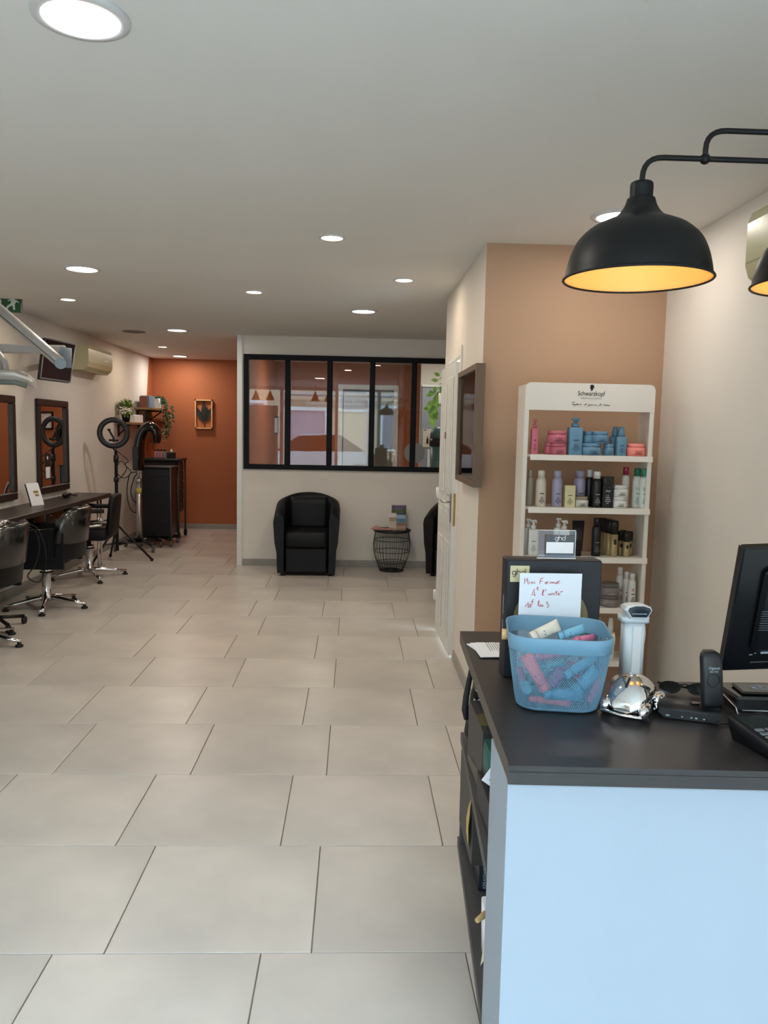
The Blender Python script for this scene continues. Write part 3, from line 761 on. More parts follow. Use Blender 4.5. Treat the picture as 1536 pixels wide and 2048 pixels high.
ob('cable', G().tube(smooth([PY(x, y, dy) for x, y in ((280, 944), (262, 946), (256, 962), (254, 985), (258, 1010), (268, 1025), (276, 1020))]), .006, 6).tube(smooth([PY(x, y, dy) for x, y in ((283, 946), (290, 960), (284, 985), (281, 1012))]), .006, 6).tube(smooth([PY(x, y, dy) for x, y in ((280, 946), (270, 952), (262, 980), (266, 1000), (277, 1008))]), .006, 6), RUBBER, t, True)

# ------------------------------------------------------------------ trolleys
t = thing('salon_trolley', 'black closed salon trolley on casters in front of the terracotta wall', 'trolley', (-2.5, 10.3, 0))
ob('body', G().box(-2.70, -2.34, 10.1, 10.5, .13, 1.0, .008), mat('black_satin_cabinet', (15, 16, 20), .35, noise=.05), t, True)
ob('top_tray', G().box(-2.72, -2.32, 10.08, 10.52, 1.0, 1.025, .008), BLACKPLASTIC, t, True)
for x, y in ((-2.335, 10.09), (-2.335, 10.51)):
    ob('post', G().tube([(x, y, .12), (x, y, 1.02)], .012, 8), mat('dark_steel', (84, 82, 80), .4, .6), t, True)
for k in range(4): ob('drawer_seam', G().box(-2.69, -2.36, 10.094, 10.1, .30 + k * .2, .31 + k * .2), RUBBER, t, True)
for fx, fy in ((-2.34, 10.12), (-2.72, 10.12), (-2.34, 10.5), (-2.72, 10.5)):
    l_ = ob('leg', G().tube([(-2.53, 10.3, .11), (fx, fy, .09)], .025, 8), BLACKPLASTIC, t, True)
    ob('caster', G().tube([(fx - .014, fy, .032), (fx + .014, fy, .032)], .032, 14).tube([(fx, fy, .04), (fx, fy, .09)], .012, 8), mat('grey_caster', (90, 90, 92)), l_, True)
t = thing('drawer_trolley', 'taller black drawer trolley with bottles on top, behind the closed trolley', 'trolley', (-2.62, 11.05, 0))
ob('body', G().box(-2.86, -2.43, 10.85, 11.25, .35, 1.06, .006), BLACKPLASTIC, t, True)
ob('top_tray', G().box(-2.9, -2.38, 10.8, 11.3, 1.06, 1.10, .01), BLACKPLASTIC, t, True)
for k in range(5):
    ob('drawer', G().box(-2.43, -2.415, 10.87, 11.23, .38 + k * .135, .50 + k * .135, .004), mat('dark_grey_panel', (44, 44, 48)), t, True)
for x, y in ((-2.40, 10.84), (-2.40, 11.26), (-2.86, 10.84), (-2.86, 11.26)):
    l_ = ob('post', G().tube([(x, y, .06), (x, y, 1.06)], .014, 8), mat('dark_steel', (84, 82, 80), .4, .6) if x > -2.5 else BLACKPLASTIC, t, True)
    ob('caster', G().tube([(x - .016, y, .045), (x + .016, y, .045)], .045, 14), RUBBER, l_, True)
PINKC, LILC, TEALC = mat('pink_can', (196, 128, 134), .4), mat('lilac_can', (176, 130, 160), .4), mat('teal_can', (120, 150, 150), .4)
for px__, m_, nm in ((311, PINKC, 'pink spray can with black cap, leftmost on the drawer trolley'), (317, LILC, 'lilac spray can with black cap, second from left on the drawer trolley'), (323, PINKC, 'pink spray can with black cap, third from left on the drawer trolley'), (329.5, TEALC, 'grey green spray can, rightmost of four on the drawer trolley')):
    p = PY(px__, 936, 11.0)
    t = thing('spray_can', nm, 'spray can', (p.x, 11.0, 1.10), 0, 'cans on the drawer trolley')
    ob('body', G().lathe([(.018, 0), (.019, .01), (.019, .085), (.016, .095)], n=14), m_, t)
    ob('cap', G().lathe([(.016, .094), (.016, .118), (.008, .122)], n=14), BLACKPLASTIC, t)
p = PY(343, 936, 11.0)
t = thing('desk_caddy', 'small black caddy with a white bottle on the drawer trolley', 'caddy', (p.x, 11.0, 1.10))
ob('box', G().box(-.05, .05, -.05, .05, 0, .08, .004), BLACKPLASTIC, t)
ob('bottle', G().lathe([(.02, .08), (.02, .10), (.012, .11), (.012, .125)], n=12), WPLASTIC, t)

# ------------------------------------------------------------------ wall shelves and plants in the corner
def wall_shelf(y0, y1, x1, z, label):
    t = thing('wall_shelf', label, 'shelf', (XL, (y0 + y1) / 2, z), 0, 'wooden shelves in the far left corner')
    ob('board', G().box(XL, x1, y0, y1, z - .03, z, .003), OAK, t, True)
    for y in (y0 + .12, y1 - .12):
        ob('bracket', G().box(XL, XL + .02, y - .015, y + .015, z - .18, z - .03).box(XL, x1 - .04, y - .015, y + .015, z - .045, z - .03).tube([(XL + .01, y, z - .16), (x1 - .06, y, z - .04)], .009, 6), BLACKMETAL, t, True)
s1z = PX(270, 845, -2.9).z; s2z = PX(300, 816, -2.9).z
wall_shelf(10.15, 11.35, -2.84, s1z, 'lower wooden wall shelf with the round bushy plant')
wall_shelf(11.05, 11.95, -2.80, s2z, 'upper wooden wall shelf with the trailing plant')
def bushy(c, r, pot_r, pot_h, label, m1, n=150):
    t = thing('potted_plant', label, 'plant', c)
    ob('pot', G().lathe([(pot_r * .8, 0), (pot_r, pot_h * .9), (pot_r, pot_h), (pot_r * .85, pot_h - .01)], n=18), BLACKPLASTIC, t)
    g = G(); cc = Vector((0, 0, pot_h + r * .55))
    for i in range(n):
        d = Vector((random.gauss(0, 1), random.gauss(0, 1), random.gauss(.3, .9))).normalized()
        st = cc + d * r * random.uniform(.35, .8)
        g.leaf(st, d + Vector((random.uniform(-.4, .4), random.uniform(-.4, .4), .3)), r * .42, r * .2, (0, 0, 1) if abs(d.z) < .8 else (1, 0, 0))
    ob('foliage', g, m1, t, kind='stuff')
p = PX(252, 845, -2.93)
bushy((-2.93, p.y, s1z), .125, .055, .10, 'round bushy green plant in a black pot on the lower wall shelf', mat('bush_leaf', (86, 118, 56), .5, noise=.5, nscale=40, tint=(120, 150, 70)), 260)
for i, (a, b, h_, nm) in enumerate(((264, 272, .11, 'small white box right of the bushy plant pot'), (273, 280, .12, 'small white box beside the dark picture on the lower wall shelf'))):
    p = PX(a, 845, -2.92); q_ = PX(b, 845, -2.92)
    solo('small_box', G().box(-2.96, -2.88, p.y, q_.y, s1z, s1z + h_ * .85, .003), PAPER, nm, 'box', 'boxes on the lower wall shelf')
p = PX(282, 845, -2.9); q_ = PX(299, 845, -2.9)
t = thing('dark_picture', 'dark framed picture of leaves standing on the lower wall shelf', 'picture', (-2.9, p.y, s1z))
ob('frame', G().box(-2.92, -2.9, 11.08, 11.33, s1z, s1z + .17), FRAMEWOOD, t, True)
g = G()
for i in range(14): g.leaf((-2.895, random.uniform(11.12, 11.3), s1z + random.uniform(.03, .1)), (.1, random.uniform(-1, 1), random.uniform(.2, 1)), .06, .03, (1, 0, 0), .05)
ob('leaves', g, DLEAF, t, True)
# upper shelf
yy = 11.45
solo('book', G().box(-2.98, -2.88, 11.07, 11.12, s2z, s2z + .15, .002), mat('red_brown_spine', (120, 70, 60), .6), 'thin red brown book on the upper wall shelf', 'book')
solo('small_box', G().box(-2.98, -2.86, 11.13, 11.42, s2z, s2z + .165, .002), mat('blue_box', (112, 136, 156), .6), 'blue grey box beside the white cube planter', 'box')
p = PX(311, 815, -2.84)
tp = thing('trailing_plant', 'trailing plant in a white cube pot hanging off the upper wall shelf', 'plant', (-2.87, 11.60, s2z))
ob('pot', G().box(-.055, .055, -.09, .09, 0, .14, .006), PAPER, tp)
g = G()
def vine(g, st, pts, r, L, wd, n):
    for i in range(len(pts) - 1):
        a, b = Vector(pts[i]), Vector(pts[i + 1])
        for k in range(n):
            c = a.lerp(b, (k + random.random()) / n)
            d = Vector((random.uniform(-1, 1), random.uniform(-1, 1), random.uniform(-.9, .2)))
            g.leaf(c, d, L * random.uniform(.7, 1.2), wd, (0, -1, .3), .3)
for k in range(5):
    o_ = random.uniform(-.05, .05)
    vine(g, 0, [(.0, o_, .15), (.07 + o_ / 2, o_, .16), (.13 + o_, o_ * 2, .02), (.15 + o_, o_, -.12 - .04 * k), (.13, o_, -.25 - .05 * k)], 0, .055, .028, 9)
vine(g, 0, [(-.02, -.08, .15), (.02, 0, .18), (.06, .05, .15)], 0, .06, .03, 14)
ob('foliage', g, DLEAF, tp, kind='stuff')
g = G(); vine(g, 0, [(-.02, -.35, -.20), (-.0, -.36, -.35), (.0, -.35, -.52)], 0, .05, .02, 8)
g.tube([(-.02, -.35, -.03), (-.02, -.35, -.2), (0, -.35, -.5)], .003, 5)
ob('hanging_shoot', g, DLEAF, tp)

# shadow-box picture with dark leaves on the terracotta wall
a, b = PY(391, 799, YB), PY(426, 858, YB)
t = thing('leaf_picture', 'narrow wooden shadow-box with dark leaves on the terracotta wall', 'picture', ((a.x + b.x) / 2, YB, b.z))
x0, x1, z0, z1 = a.x, b.x, b.z, a.z; fy = YB - .055
ob('frame', G().box(x0, x1, fy, YB, z0, z0 + .018).box(x0, x1, fy, YB, z1 - .018, z1).box(x0, x0 + .018, fy, YB, z0, z1).box(x1 - .018, x1, fy, YB, z0, z1), PINE, t, True)
ob('backing', G().box(x0, x1, YB - .006, YB - .001, z0, z1), mat('terracotta_backing', (176, 104, 60), .7), t, True)
cx_, cz_ = (x0 + x1) / 2, z0 + .06
for dx, dz_, L_, w_ in ((-.01, 1, .34, .075), (-.45, .9, .28, .075), (.55, .95, .30, .08), (.2, 1, .26, .06)):
    ob('leaf', G().leaf((cx_, YB - .02, cz_ + .03), (dx, -.03, dz_), L_, w_, (0, -1, 0), .02), mat('slate_leaf', (36, 38, 40), .6, noise=.3, nscale=30), t, True)
ob('stalks', G().tube([(cx_, YB - .02, z0 + .02), (cx_, YB - .02, cz_ + .05)], .003, 5).tube([(cx_ + .02, YB - .02, z0 + .02), (cx_ + .005, YB - .02, cz_ + .05)], .003, 5), DARKWOOD, t, True)

# diploma on the partition's side wall (seen in the mirror) and one on the wall of the back room
def diploma(M, label, w_=.42, h_=.30):
    t = thing('framed_certificate', label, 'certificate', M.translation)
    ob('frame', G().box(-w_ / 2, w_ / 2, -h_ / 2, -h_ / 2 + .02, 0, .02).box(-w_ / 2, w_ / 2, h_ / 2 - .02, h_ / 2, 0, .02).box(-w_ / 2, -w_ / 2 + .02, -h_ / 2, h_ / 2, 0, .02).box(w_ / 2 - .02, w_ / 2, -h_ / 2, h_ / 2, 0, .02).xf(M), BLACKFRAME, t, True)
    ob('sheet', G().box(-w_ / 2 + .02, w_ / 2 - .02, -h_ / 2 + .02, h_ / 2 - .02, .002, .006).xf(M), PAPER, t, True)
    g = G().lathe([(.022, .006), (.018, .008), (.001, .008)], (0, 0, 0), 14, None, False)
    ob('seal', g.xf(M), GOLD, t, True)
    g = G()
    for k, l_ in enumerate((.18, .12, .24, .2, .15)): g.box(-l_ / 2, l_ / 2, .10 - k * .045 - (.03 if k > 1 else 0), .104 - k * .045 - (.03 if k > 1 else 0), .006, .007)
    ob('print', g.xf(M), INK, t, True)
a, b = PY(506, 832, YB), PY(558, 868, YB)
diploma(basis(((a.x + b.x) / 2, YB - .001, (a.z + b.z) / 2), (1, 0, 0), (0, 0, 1)), 'framed certificate on the orange wall behind the first pane', b.x - a.x, a.z - b.z)
diploma(basis((-1.301, 10.35, 1.72), (0, -1, 0), (0, 0, 1)), 'framed certificate mirrored in the farther wall mirror', .62, .45)
# ================================================================== LOUNGE IN FRONT OF THE PARTITION
def tub_chair(label, loc, rz):
    t = thing('tub_armchair', label, 'armchair', loc, rz, 'black tub armchairs')
    # local: sitter looks towards -Y
    n = 28; cols = []
    for i in range(n + 1):
        u = -1 + 2 * i / n                       # -1 front left .. 1 front right
        a = abs(u); s_ = 1 if u >= 0 else -1
        if a > .62:                               # straight arm
            k = (a - .62) / .38; x = .255 * s_ + .0 * s_; y = .02 - .29 * k; nx, ny = s_, 0
        else:
            q = a / .62 * PI / 2; x = .255 * math.sin(q) * s_; y = .02 + .23 * math.cos(q); nx, ny = math.sin(q) * s_, math.cos(q)
        h = .845 - .10 * (a / .62) ** 2 if a < .62 else .745 - .11 * ((a - .62) / .38) ** 1.3
        th = .075; fl = .035
        ring = []
        for (o, z) in ((0, .03), (0, h - .05), (.012, h - .015), (th * .55, h), (th + fl - .01, h - .02), (th + fl, h - .07), (th + .02, h * .55), (th, .25), (th - .01, .03)):
            ring.append(Vector((x + nx * (o - .02), y + ny * (o - .02), z)))
        cols.append(ring)
    ob('shell', G().loft(cols), LEATHER, t)
    rings = []
    for z, s_ in ((.30, .96), (.32, 1), (.42, 1), (.455, .97), (.47, .88)):
        rings.append([Vector((p.x * s_, p.y * s_ - .02, z)) for p in rring(.47, .50, .06)])
    ob('seat_cushion', G().loft(rings), LEATHER, t)
    ob('front_panel', G().box(-.225, .225, -.26, .2, .03, .30, .02), LEATHER, t)
    ob('back_cushion', G().loft([[Vector((p.x * s_, p.y * s_ + .16, z)) for p in rring(.42, .10, .045)] for z, s_ in ((.44, .95), (.50, 1), (.72, 1), (.80, .96))]), LEATHER, t)
    for x in (-.24, .24):
        for y in (-.22, .18): ob('foot', G().lathe([(.02, 0), (.024, .03)], (x, y, 0), 12), RUBBER, t)
    return t
p = PZ(613, 1149, 0)
a1 = tub_chair('black tub armchair standing alone under the partition window', (p.x, p.y + .16, 0), 0)
t = dup(a1, (1.16, 8.40, 0), R(-25), 'black tub armchair mostly hidden behind the metal shelf unit')

# wire basket side table
c = PZ(783, 1143, 0); c.y += .06; c.z = 0
WIRE = mat('black_wire', (20, 20, 22), .5)
t = thing('wire_basket_table', 'black wire basket side table carrying magazines', 'side table', c)
def rad(z): return .125 + (.205 - .125) * math.sin(min(1, z / .30) * PI / 2) if z < .30 else .205 - .02 * (z - .30) / .14
g = G()
for i in range(30):
    a = 2 * PI * i / 30
    g.tube([(rad(z) * math.cos(a), rad(z) * math.sin(a), z) for z in (.008, .05, .1, .16, .23, .30, .37, .44)], .0022, 5)
ob('wire_cage', g, WIRE, t, kind='stuff')
for z in (.006, .10, .22, .345):
    ob('wire_ring', G().tube([(rad(z) * math.cos(2 * PI * k / 40), rad(z) * math.sin(2 * PI * k / 40), z) for k in range(40)], .0035 if z > .01 else .005, 6, closed=True), WIRE, t)
g = G().tube([(rad(.006) * s_ * math.cos(2 * PI * k / 32), rad(.006) * s_ * math.sin(2 * PI * k / 32), .006) for s_ in (.7,) for k in range(32)], .002, 5, closed=True)
for i in range(12): g.tube([(-.12, -.11 + .02 * i, .006), (.12, -.11 + .02 * i, .006)] if abs(-.11 + .02 * i) < .05 else [(-.07, -.11 + .02 * i, .006), (.07, -.11 + .02 * i, .006)], .002, 4)
ob('bottom_mesh', g, WIRE, t, kind='stuff')
ob('top_tray', G().lathe([(.001, .44), (.195, .44), (.205, .458), (.21, .458), (.20, .435), (.001, .434)], n=40, caps=False), BLACKMETAL, t)
# magazine holder with magazines
tz = .441
hm = thing('magazine_holder', 'clear upright holder with magazines on the wire basket table', 'magazine holder', (c.x + .075, c.y + .06, tz))
ob('holder', G().box(-.085, .085, .03, .035, 0, .28).box(-.085, .085, -.06, -.056, 0, .03).box(-.085, .085, -.06, .035, 0, .004), pane_mat('clear_acrylic', (.9, .92, .93), 1.5), hm)
def magz(nm, cx, cy_, lean, w_, h_, th, cols, yaw=0, parent_z=tz):
    M = Matrix.Translation((cx, cy_, parent_z + .004)) @ RZ(yaw) @ RX(lean)
    t = thing('magazine', nm, 'magazine', (cx, cy_, parent_z + .004), 0, 'magazines on the wire basket table')
    ob('pages', G().box(-w_ / 2, w_ / 2, 0, th, 0, h_).xf(M), PAPER, t, True)
    n = len(cols); random.seed(hash(nm) % 97 if False else len(nm))
    for k, cc in enumerate(cols):
        ob('cover_print', G().box(-w_ / 2 + .002, w_ / 2 - .002, -.001, 0, h_ * k / n + .001, h_ * (k + 1) / n).xf(M), mat('cover_%d_%d_%d' % cc, cc, .45, noise=.25, nscale=70), t, True)
magz('purple and green magazine at the back of the clear holder', c.x + .075, c.y + .085, R(-4), .16, .27, .008, [(90, 60, 50), (180, 110, 70), (170, 160, 150), (60, 50, 55), (110, 130, 70), (150, 110, 160)])
magz('blue and cream magazine in front of the purple one', c.x + .08, c.y + .055, R(-7), .14, .17, .006, [(190, 150, 120), (140, 110, 100), (90, 130, 160), (150, 180, 200)])
magz('white leaflet leaning at the left of the clear holder', c.x + .01, c.y + .03, R(-10), .085, .19, .004, [(214, 206, 196), (206, 196, 180), (170, 150, 120), (222, 216, 208)], R(12))
t = thing('magazine', 'folded magazine lying flat on the left rim of the wire table', 'magazine', (c.x - .12, c.y - .03, tz + .018), 0, 'magazines on the wire basket table')
ob('pages', G().prism([(-.12, .0), (.12, -.005), (.11, .02), (.0, .014), (-.06, .045)], -.08, .08, basis((0, 0, 0), (1, 0, 0), (0, .1, 1))), mat('magazine_pink_print', (176, 120, 108), .5, noise=.4, nscale=40), t)

# ------------------------------------------------------------------ metal shelf unit next to the door
x0, x1, y0, y1 = .70, 1.45, 6.20, 6.47
ST = 1.82
t = thing('shelf_unit', 'black metal shelf unit with wooden boards beyond the open door', 'shelf unit', ((x0 + x1) / 2, (y0 + y1) / 2, 0))
for x in (x0 + .012, x1 - .012):
    for y in (y0 + .012, y1 - .012):
        ob('post', G().box(x - .012, x + .012, y - .012, y + .012, 0, ST - .02), BLACKMETAL, t, True)
zs = [.165, .49, .82, 1.15, 1.48, ST]
for z in zs:
    b_ = ob('shelf_board', G().box(x0, x1, y0 + .001, y1 - .001, z - .02, z, .002) if z == ST else G().box(x0 + .025, x1 - .025, y0 + .001, y1 - .001, z - .02, z, .002), OAK, t, True)
    if z != ST: ob('rail', G().box(x0, x0 + .024, y0 + .024, y1 - .024, z - .02, z - .002), BLACKMETAL, b_, True)
# pothos on top
pt = thing('pothos_plant', 'green trailing plant with heart-shaped leaves on top of the metal shelf unit', 'plant', (.86, 6.33, ST))
ob('pot', G().lathe([(.06, 0), (.08, .13), (.085, .14), (.07, .135), (.07, .12), (.001, .12)], n=20, caps=False), WPLASTIC, pt)
PL = [(880, 752, -.6, .3, .05), (876, 762, -1, .2, .05), (883, 770, .2, -1, .07), (872, 772, -.3, -1, .05), (880, 782, -.2, -.8, .08), (873, 788, .1, -1, .10), (866, 800, -.5, -.9, .085), (862, 793, -.2, 1, .05), (869, 800, .1, -1, .09), (878, 792, .2, -1, .08),
      (864, 812, -.1, -1, .09), (868, 818, .3, -1, .08), (862, 815, -.8, -.2, .06), (865, 832, .0, -1, .085), (884, 760, .7, .4, .07), (888, 780, .4, -1, .07), (870, 785, -.8, -.3, .07)]
for x, y, dx, dz_, L_ in PL:
    p = PY(x, y, 6.33 + random.uniform(-.05, .05))
    ob('leaf', G().leaf(p, (dx, random.uniform(-.3, .1), dz_), L_ * 1.15, L_ * .62, (-.3, -1, .2), .15), LEAF, pt, True)
ob('vine', G().tube([(.86, 6.33, ST + .13), PY(880, 768, 6.33), PY(871, 785, 6.33), PY(868, 805, 6.33), PY(865, 835, 6.33)], .003, 5).tube([(.86, 6.33, ST + .13), PY(884, 755, 6.33), PY(875, 760, 6.33)], .003, 5), LEAF, pt, True)

# things in the back room seen through the right-hand pane
t = thing('grey_cupboard', 'tall blue grey cupboard behind the right-hand pane', 'cupboard', (1.25, 10.5, 0))
GB = mat('bluegrey_cupboard', (150, 156, 168), .6, noise=.02)
ob('body', G().box(.87, 1.69, 10.42, 10.598, 0, 2.12), GB, t, True)
ob('top_rim', G().box(.86, 1.69, 10.40, 10.598, 2.12, 2.145), WPLASTIC, t, True)
ob('door_seam', G().box(1.27, 1.275, 10.415, 10.42, .05, 2.1), BLACKFRAME, t, True)
yb = 10.41
a, b = PY(846, 858, yb), PY(880, 895, yb)
t = thing('wall_poster', 'cream poster with a small black bottle, behind the right-hand pane', 'poster', ((a.x + b.x) / 2, yb, b.z))
ob('sheet', G().box(a.x, b.x + .03, yb, yb + .005, b.z, a.z), mat('cream_paper', (214, 206, 196), .7), t, True)
g = G()
cx_ = PY(855, 880, yb).x; cz_ = PY(855, 880, yb).z
g.prism([(-.014, -.05), (.014, -.05), (.014, .01), (.004, .03), (.004, .05), (-.004, .05), (-.004, .03), (-.014, .01)], 0, .002, basis((cx_, yb - .002, cz_), (1, 0, 0), (0, 0, 1)))
g.box(cx_ + .04, cx_ + .06, yb - .002, yb, cz_ - .10, cz_ - .075)
g.box(cx_ - .05, cx_ - .02, yb - .002, yb, a.z - .02, a.z - .01)
ob('print', g, INK, t, True)
a, b = PY(855, 898, yb), PY(869, 938, yb)
solo('paper_sheet', G().box(a.x, b.x, yb - .003, yb, b.z, a.z), PAPER, 'blank white sheet below the cream poster, behind the right-hand pane', 'paper')
c = PY(829, 906, 9.6)
t = thing('pale_disc', 'pale round disc on a stand behind the right-hand pane', 'disc', (c.x, 9.6, 0))
ob('disc', G().tube([(c.x, 9.59, c.z), (c.x, 9.62, c.z)], .125, 32), mat('pale_grey_disc', (176, 176, 184), .5), t, True)
ob('stand', G().tube([(c.x, 9.62, .01), (c.x, 9.62, c.z - .1)], .012, 8).lathe([(.12, 0), (.12, .015), (.02, .02)], (c.x, 9.62, 0), 24), WPLASTIC, t, True)
c = PY(876, 900, 9.3)
t = thing('pedal_bin', 'teal domed bin with a black band on a stool, behind the right-hand pane', 'bin', (c.x, 9.3, .75))
TEAL = mat('teal_enamel', (84, 122, 118), .4)
bt = PY(876, 892, 9.3).z; tp_ = PY(876, 877, 9.3).z
ob('body', G().lathe([(.075, .0), (.10, bt - .75)], n=24), TEAL, t)
ob('band', G().lathe([(.105, bt - .75), (.105, tp_ - .75)], n=24), BLACKPLASTIC, t)
ob('dome', G().lathe([(.10, tp_ - .75), (.098, tp_ - .70), (.08, tp_ - .65), (.05, tp_ - .62), (.001, tp_ - .61)], n=24), TEAL, t)
t = thing('stool', 'black stool carrying the teal domed bin behind the partition', 'stool', (c.x, 9.3, 0))
ob('seat', G().lathe([(.16, .71), (.17, .73), (.16, .75)], n=24), BLACKPLASTIC, t)
for i in range(4):
    a = PI / 4 + i * PI / 2
    ob('leg', G().tube([(.1 * math.cos(a), .1 * math.sin(a), .71), (.17 * math.cos(a), .17 * math.sin(a), .0)], .012, 8), STEEL, t)

# framed poster on the corridor wall
y0, y1 = 4.60, 5.08
a = PX(949, 728, XC - .05); b = PX(945, 975, XC - .05); c = PX(918, 735, XC - .05)
y0, y1 = b.y, PX(918, 740, XC - .045).y; z0, z1 = b.z, a.z
t = thing('framed_poster', 'large brown framed poster on the corridor wall beside the open door', 'poster', (XC, (y0 + y1) / 2, z0))
BF = mat('brown_frame_wood', (104, 84, 66), .5, noise=.12, nscale=8, stretch=(20, 20, 2))
d = .05; q = .03
g = G().box(XC - d, XC, y0 + q, y1 - q, z0, z0 + q).box(XC - d, XC, y0 + q, y1 - q, z1 - q, z1).box(XC - d, XC, y0, y0 + q, z0, z1).box(XC - d, XC, y1 - q, y1, z0, z1)
ob('frame', g, BF, t, True)
xs = XC - .018
def band(name, f0, f1, col, nz=.2, a0=0, a1=1):
    yy0, yy1 = y0 + q, y1 - q; zz0, zz1 = z0 + q, z1 - q
    ob(name, G().box(xs - .001, xs, yy0 + (yy1 - yy0) * a0, yy0 + (yy1 - yy0) * a1, zz0 + (zz1 - zz0) * f0, zz0 + (zz1 - zz0) * f1), mat('poster_%d_%d_%d' % col, col, .5, noise=nz, nscale=18), t, True)
band('print_band', 0, .12, (186, 150, 140)); band('print_band', .12, .2, (120, 50, 62)); band('print_band', .2, .45, (176, 160, 172))
band('print_band', .45, .72, (196, 196, 214)); band('print_band', .72, .88, (150, 84, 66)); band('print_band', .88, 1, (148, 128, 116))
g = G()
zc = (z0 + z1) / 2; yc = (y0 + y1) / 2
g.prism([(math.cos(u) * .10, math.sin(u) * .16) for u in [2 * PI * k / 20 for k in range(20)]], 0, .001, basis((xs - .0012, yc, zc + .02), (0, -1, 0), (0, 0, 1)))
ob('print_head', g, mat('poster_hair_brown', (96, 66, 56), .5, noise=.3, nscale=30), t, True)
g = G().prism([(math.cos(u) * .06, math.sin(u) * .10) for u in [2 * PI * k / 20 for k in range(20)]], 0, .001, basis((xs - .0024, yc + .03, zc), (0, -1, 0), (0, 0, 1)))
ob('print_face', g, mat('poster_skin', (196, 150, 132), .5, noise=.1, nscale=20), t, True)
ob('glass', G().box(XC - .032, XC - .029, y0 + q, y1 - q, z0 + q, z1 - q), pane_mat('picture_glass', (.97, .97, .97), 1.25), t, True)

# ================================================================== PRODUCT RACK
RY0 = 3.98                                   # front plane
a, b = PY(1052, 762, RY0), PY(1312, 772, RY0)
rx0, rx1, rtop = a.x, b.x, (a.z + b.z) / 2
rd = .18
hz = PY(1180, 822, RY0).z
SZ = [PY(1190, y, RY0).z for y in (911, 1016, 1114, 1214, 1320)]
t = thing('product_rack', 'white freestanding product rack with printed header against the tan wall', 'rack', ((rx0 + rx1) / 2, RY0 + rd / 2, 0))
rack = t
hd = [(p.x + (rx0 + rx1) / 2, p.y + (hz + rtop) / 2) for p in rring(rx1 - rx0, rtop - hz, .03, 5)]
hd = [(x, z) if z > (hz + rtop) / 2 else ((rx0 if x < (rx0 + rx1) / 2 else rx1), hz) for x, z in hd]
hd2 = []
for p in hd:
    if not hd2 or (abs(p[0] - hd2[-1][0]) + abs(p[1] - hd2[-1][1])) > 1e-6: hd2.append(p)
if (abs(hd2[0][0] - hd2[-1][0]) + abs(hd2[0][1] - hd2[-1][1])) < 1e-6: hd2.pop()
ob('header_panel', G().prism(hd2, -.012, 0, basis((0, RY0, 0), (1, 0, 0), (0, 0, 1))), RACKM, t, True)
ob('top_board', G().box(rx0 + .01, rx1 - .01, RY0 + .012, RY0 + rd, rtop - .025, rtop - .012), RACKM, t, True)
pw = .022
for x, nm in ((rx0, 1), (rx1 - .016, 0)):
    ob('side_panel', G().box(x, x + .016, RY0 + .012, RY0 + rd, 0, rtop - .012, .003), RACKM, t, True)
for x in (rx0, rx1 - pw):
    ob('front_post', G().box(x, x + pw, RY0, RY0 + .012, 0, hz, .002), RACKM, t, True)
for i, z in enumerate(SZ + [.06]):
    g = G().box(rx0 + .016, rx1 - .016, RY0 + .012, RY0 + rd, z - .012, z)
    g.box(rx0 + .032, rx1 - .004, RY0 - .02, RY0 + .012, z - .003, z)
    g.prism([(RY0 - .02, z), (RY0 - .024, z - .028), (RY0 - .020, z - .028), (RY0 - .016, z)], rx0 + .032, rx1 - .004, basis((0, 0, 0), (0, 1, 0), (0, 0, 1)))
    ob('shelf_board', g, RACKM, t, True)
# header print
hc = (rx0 + rx1) / 2
def hp(px, py): return PY(px, py, RY0)
bx = lambda px, py: basis(hp(px, py) + Vector((0, -.0007, 0)), (1, 0, 0), (0, 0, 1))
text('lettering', 'Schwarzkopf', .0335, bx(1182.5, 787.5), INK, t, True, .0004, sx=.80)
text('lettering', 'PROFESSIONAL', .0095, bx(1182.5, 797), INK, t, True, .0003, sx=1, sp_=1.75)
g = G()
hs_ = [(705, 150), (740, 132), (785, 138), (812, 165), (815, 205), (800, 240), (780, 255), (780, 285), (745, 300), (712, 325), (735, 280), (728, 262), (706, 258), (708, 235), (698, 215), (706, 190)]
HO = hp(1184, 776)
g.prism([((x - 755) * .0716 * RY0 / CF, -(y - 225) * .0716 * RY0 / CF) for x, y in hs_], 0, .0004, basis(HO + Vector((0, -.0007, 0)), (1, 0, 0), (0, 0, 1)))
ob('head_emblem', g, INK, t, True)
def strokes(name, lines, f, r, m, parent, world=True, n=4):
    g = G()
    for l in lines: g.tube([f(*q) for q in l], r, n)
    return ob(name, g, m, parent, world)
W = [[(200, 620), (270, 625)], [(235, 622), (205, 690)], [(215, 690), (225, 670), (240, 690), (225, 700)], [(250, 670), (240, 690), (262, 690), (265, 670), (262, 720), (255, 740)], [(275, 690), (290, 675), (280, 700), (305, 685)], [(310, 700), (335, 650)], [(320, 675), (345, 670)], [(335, 700), (365, 650), (350, 700), (365, 680), (375, 698)], [(385, 690), (400, 675), (390, 700), (420, 685), (430, 690), (445, 678), (470, 675)],
     [(530, 715), (560, 680), (600, 655)], [(545, 690), (600, 680), (580, 695), (600, 690)], [(630, 740), (665, 680), (690, 690), (660, 705)], [(690, 700), (715, 685), (710, 705), (735, 685), (735, 705), (755, 685), (760, 705), (780, 690), (785, 705), (800, 690), (815, 705), (830, 685), (840, 705), (865, 685), (870, 700), (905, 715)],
     [(930, 745), (960, 700), (1000, 655), (975, 700), (990, 690), (1000, 705), (1020, 690), (1040, 695)], [(1080, 715), (1110, 665), (1095, 715), (1115, 695), (1125, 712), (1145, 695), (1150, 712), (1165, 690), (1175, 712), (1195, 700), (1260, 712)]]
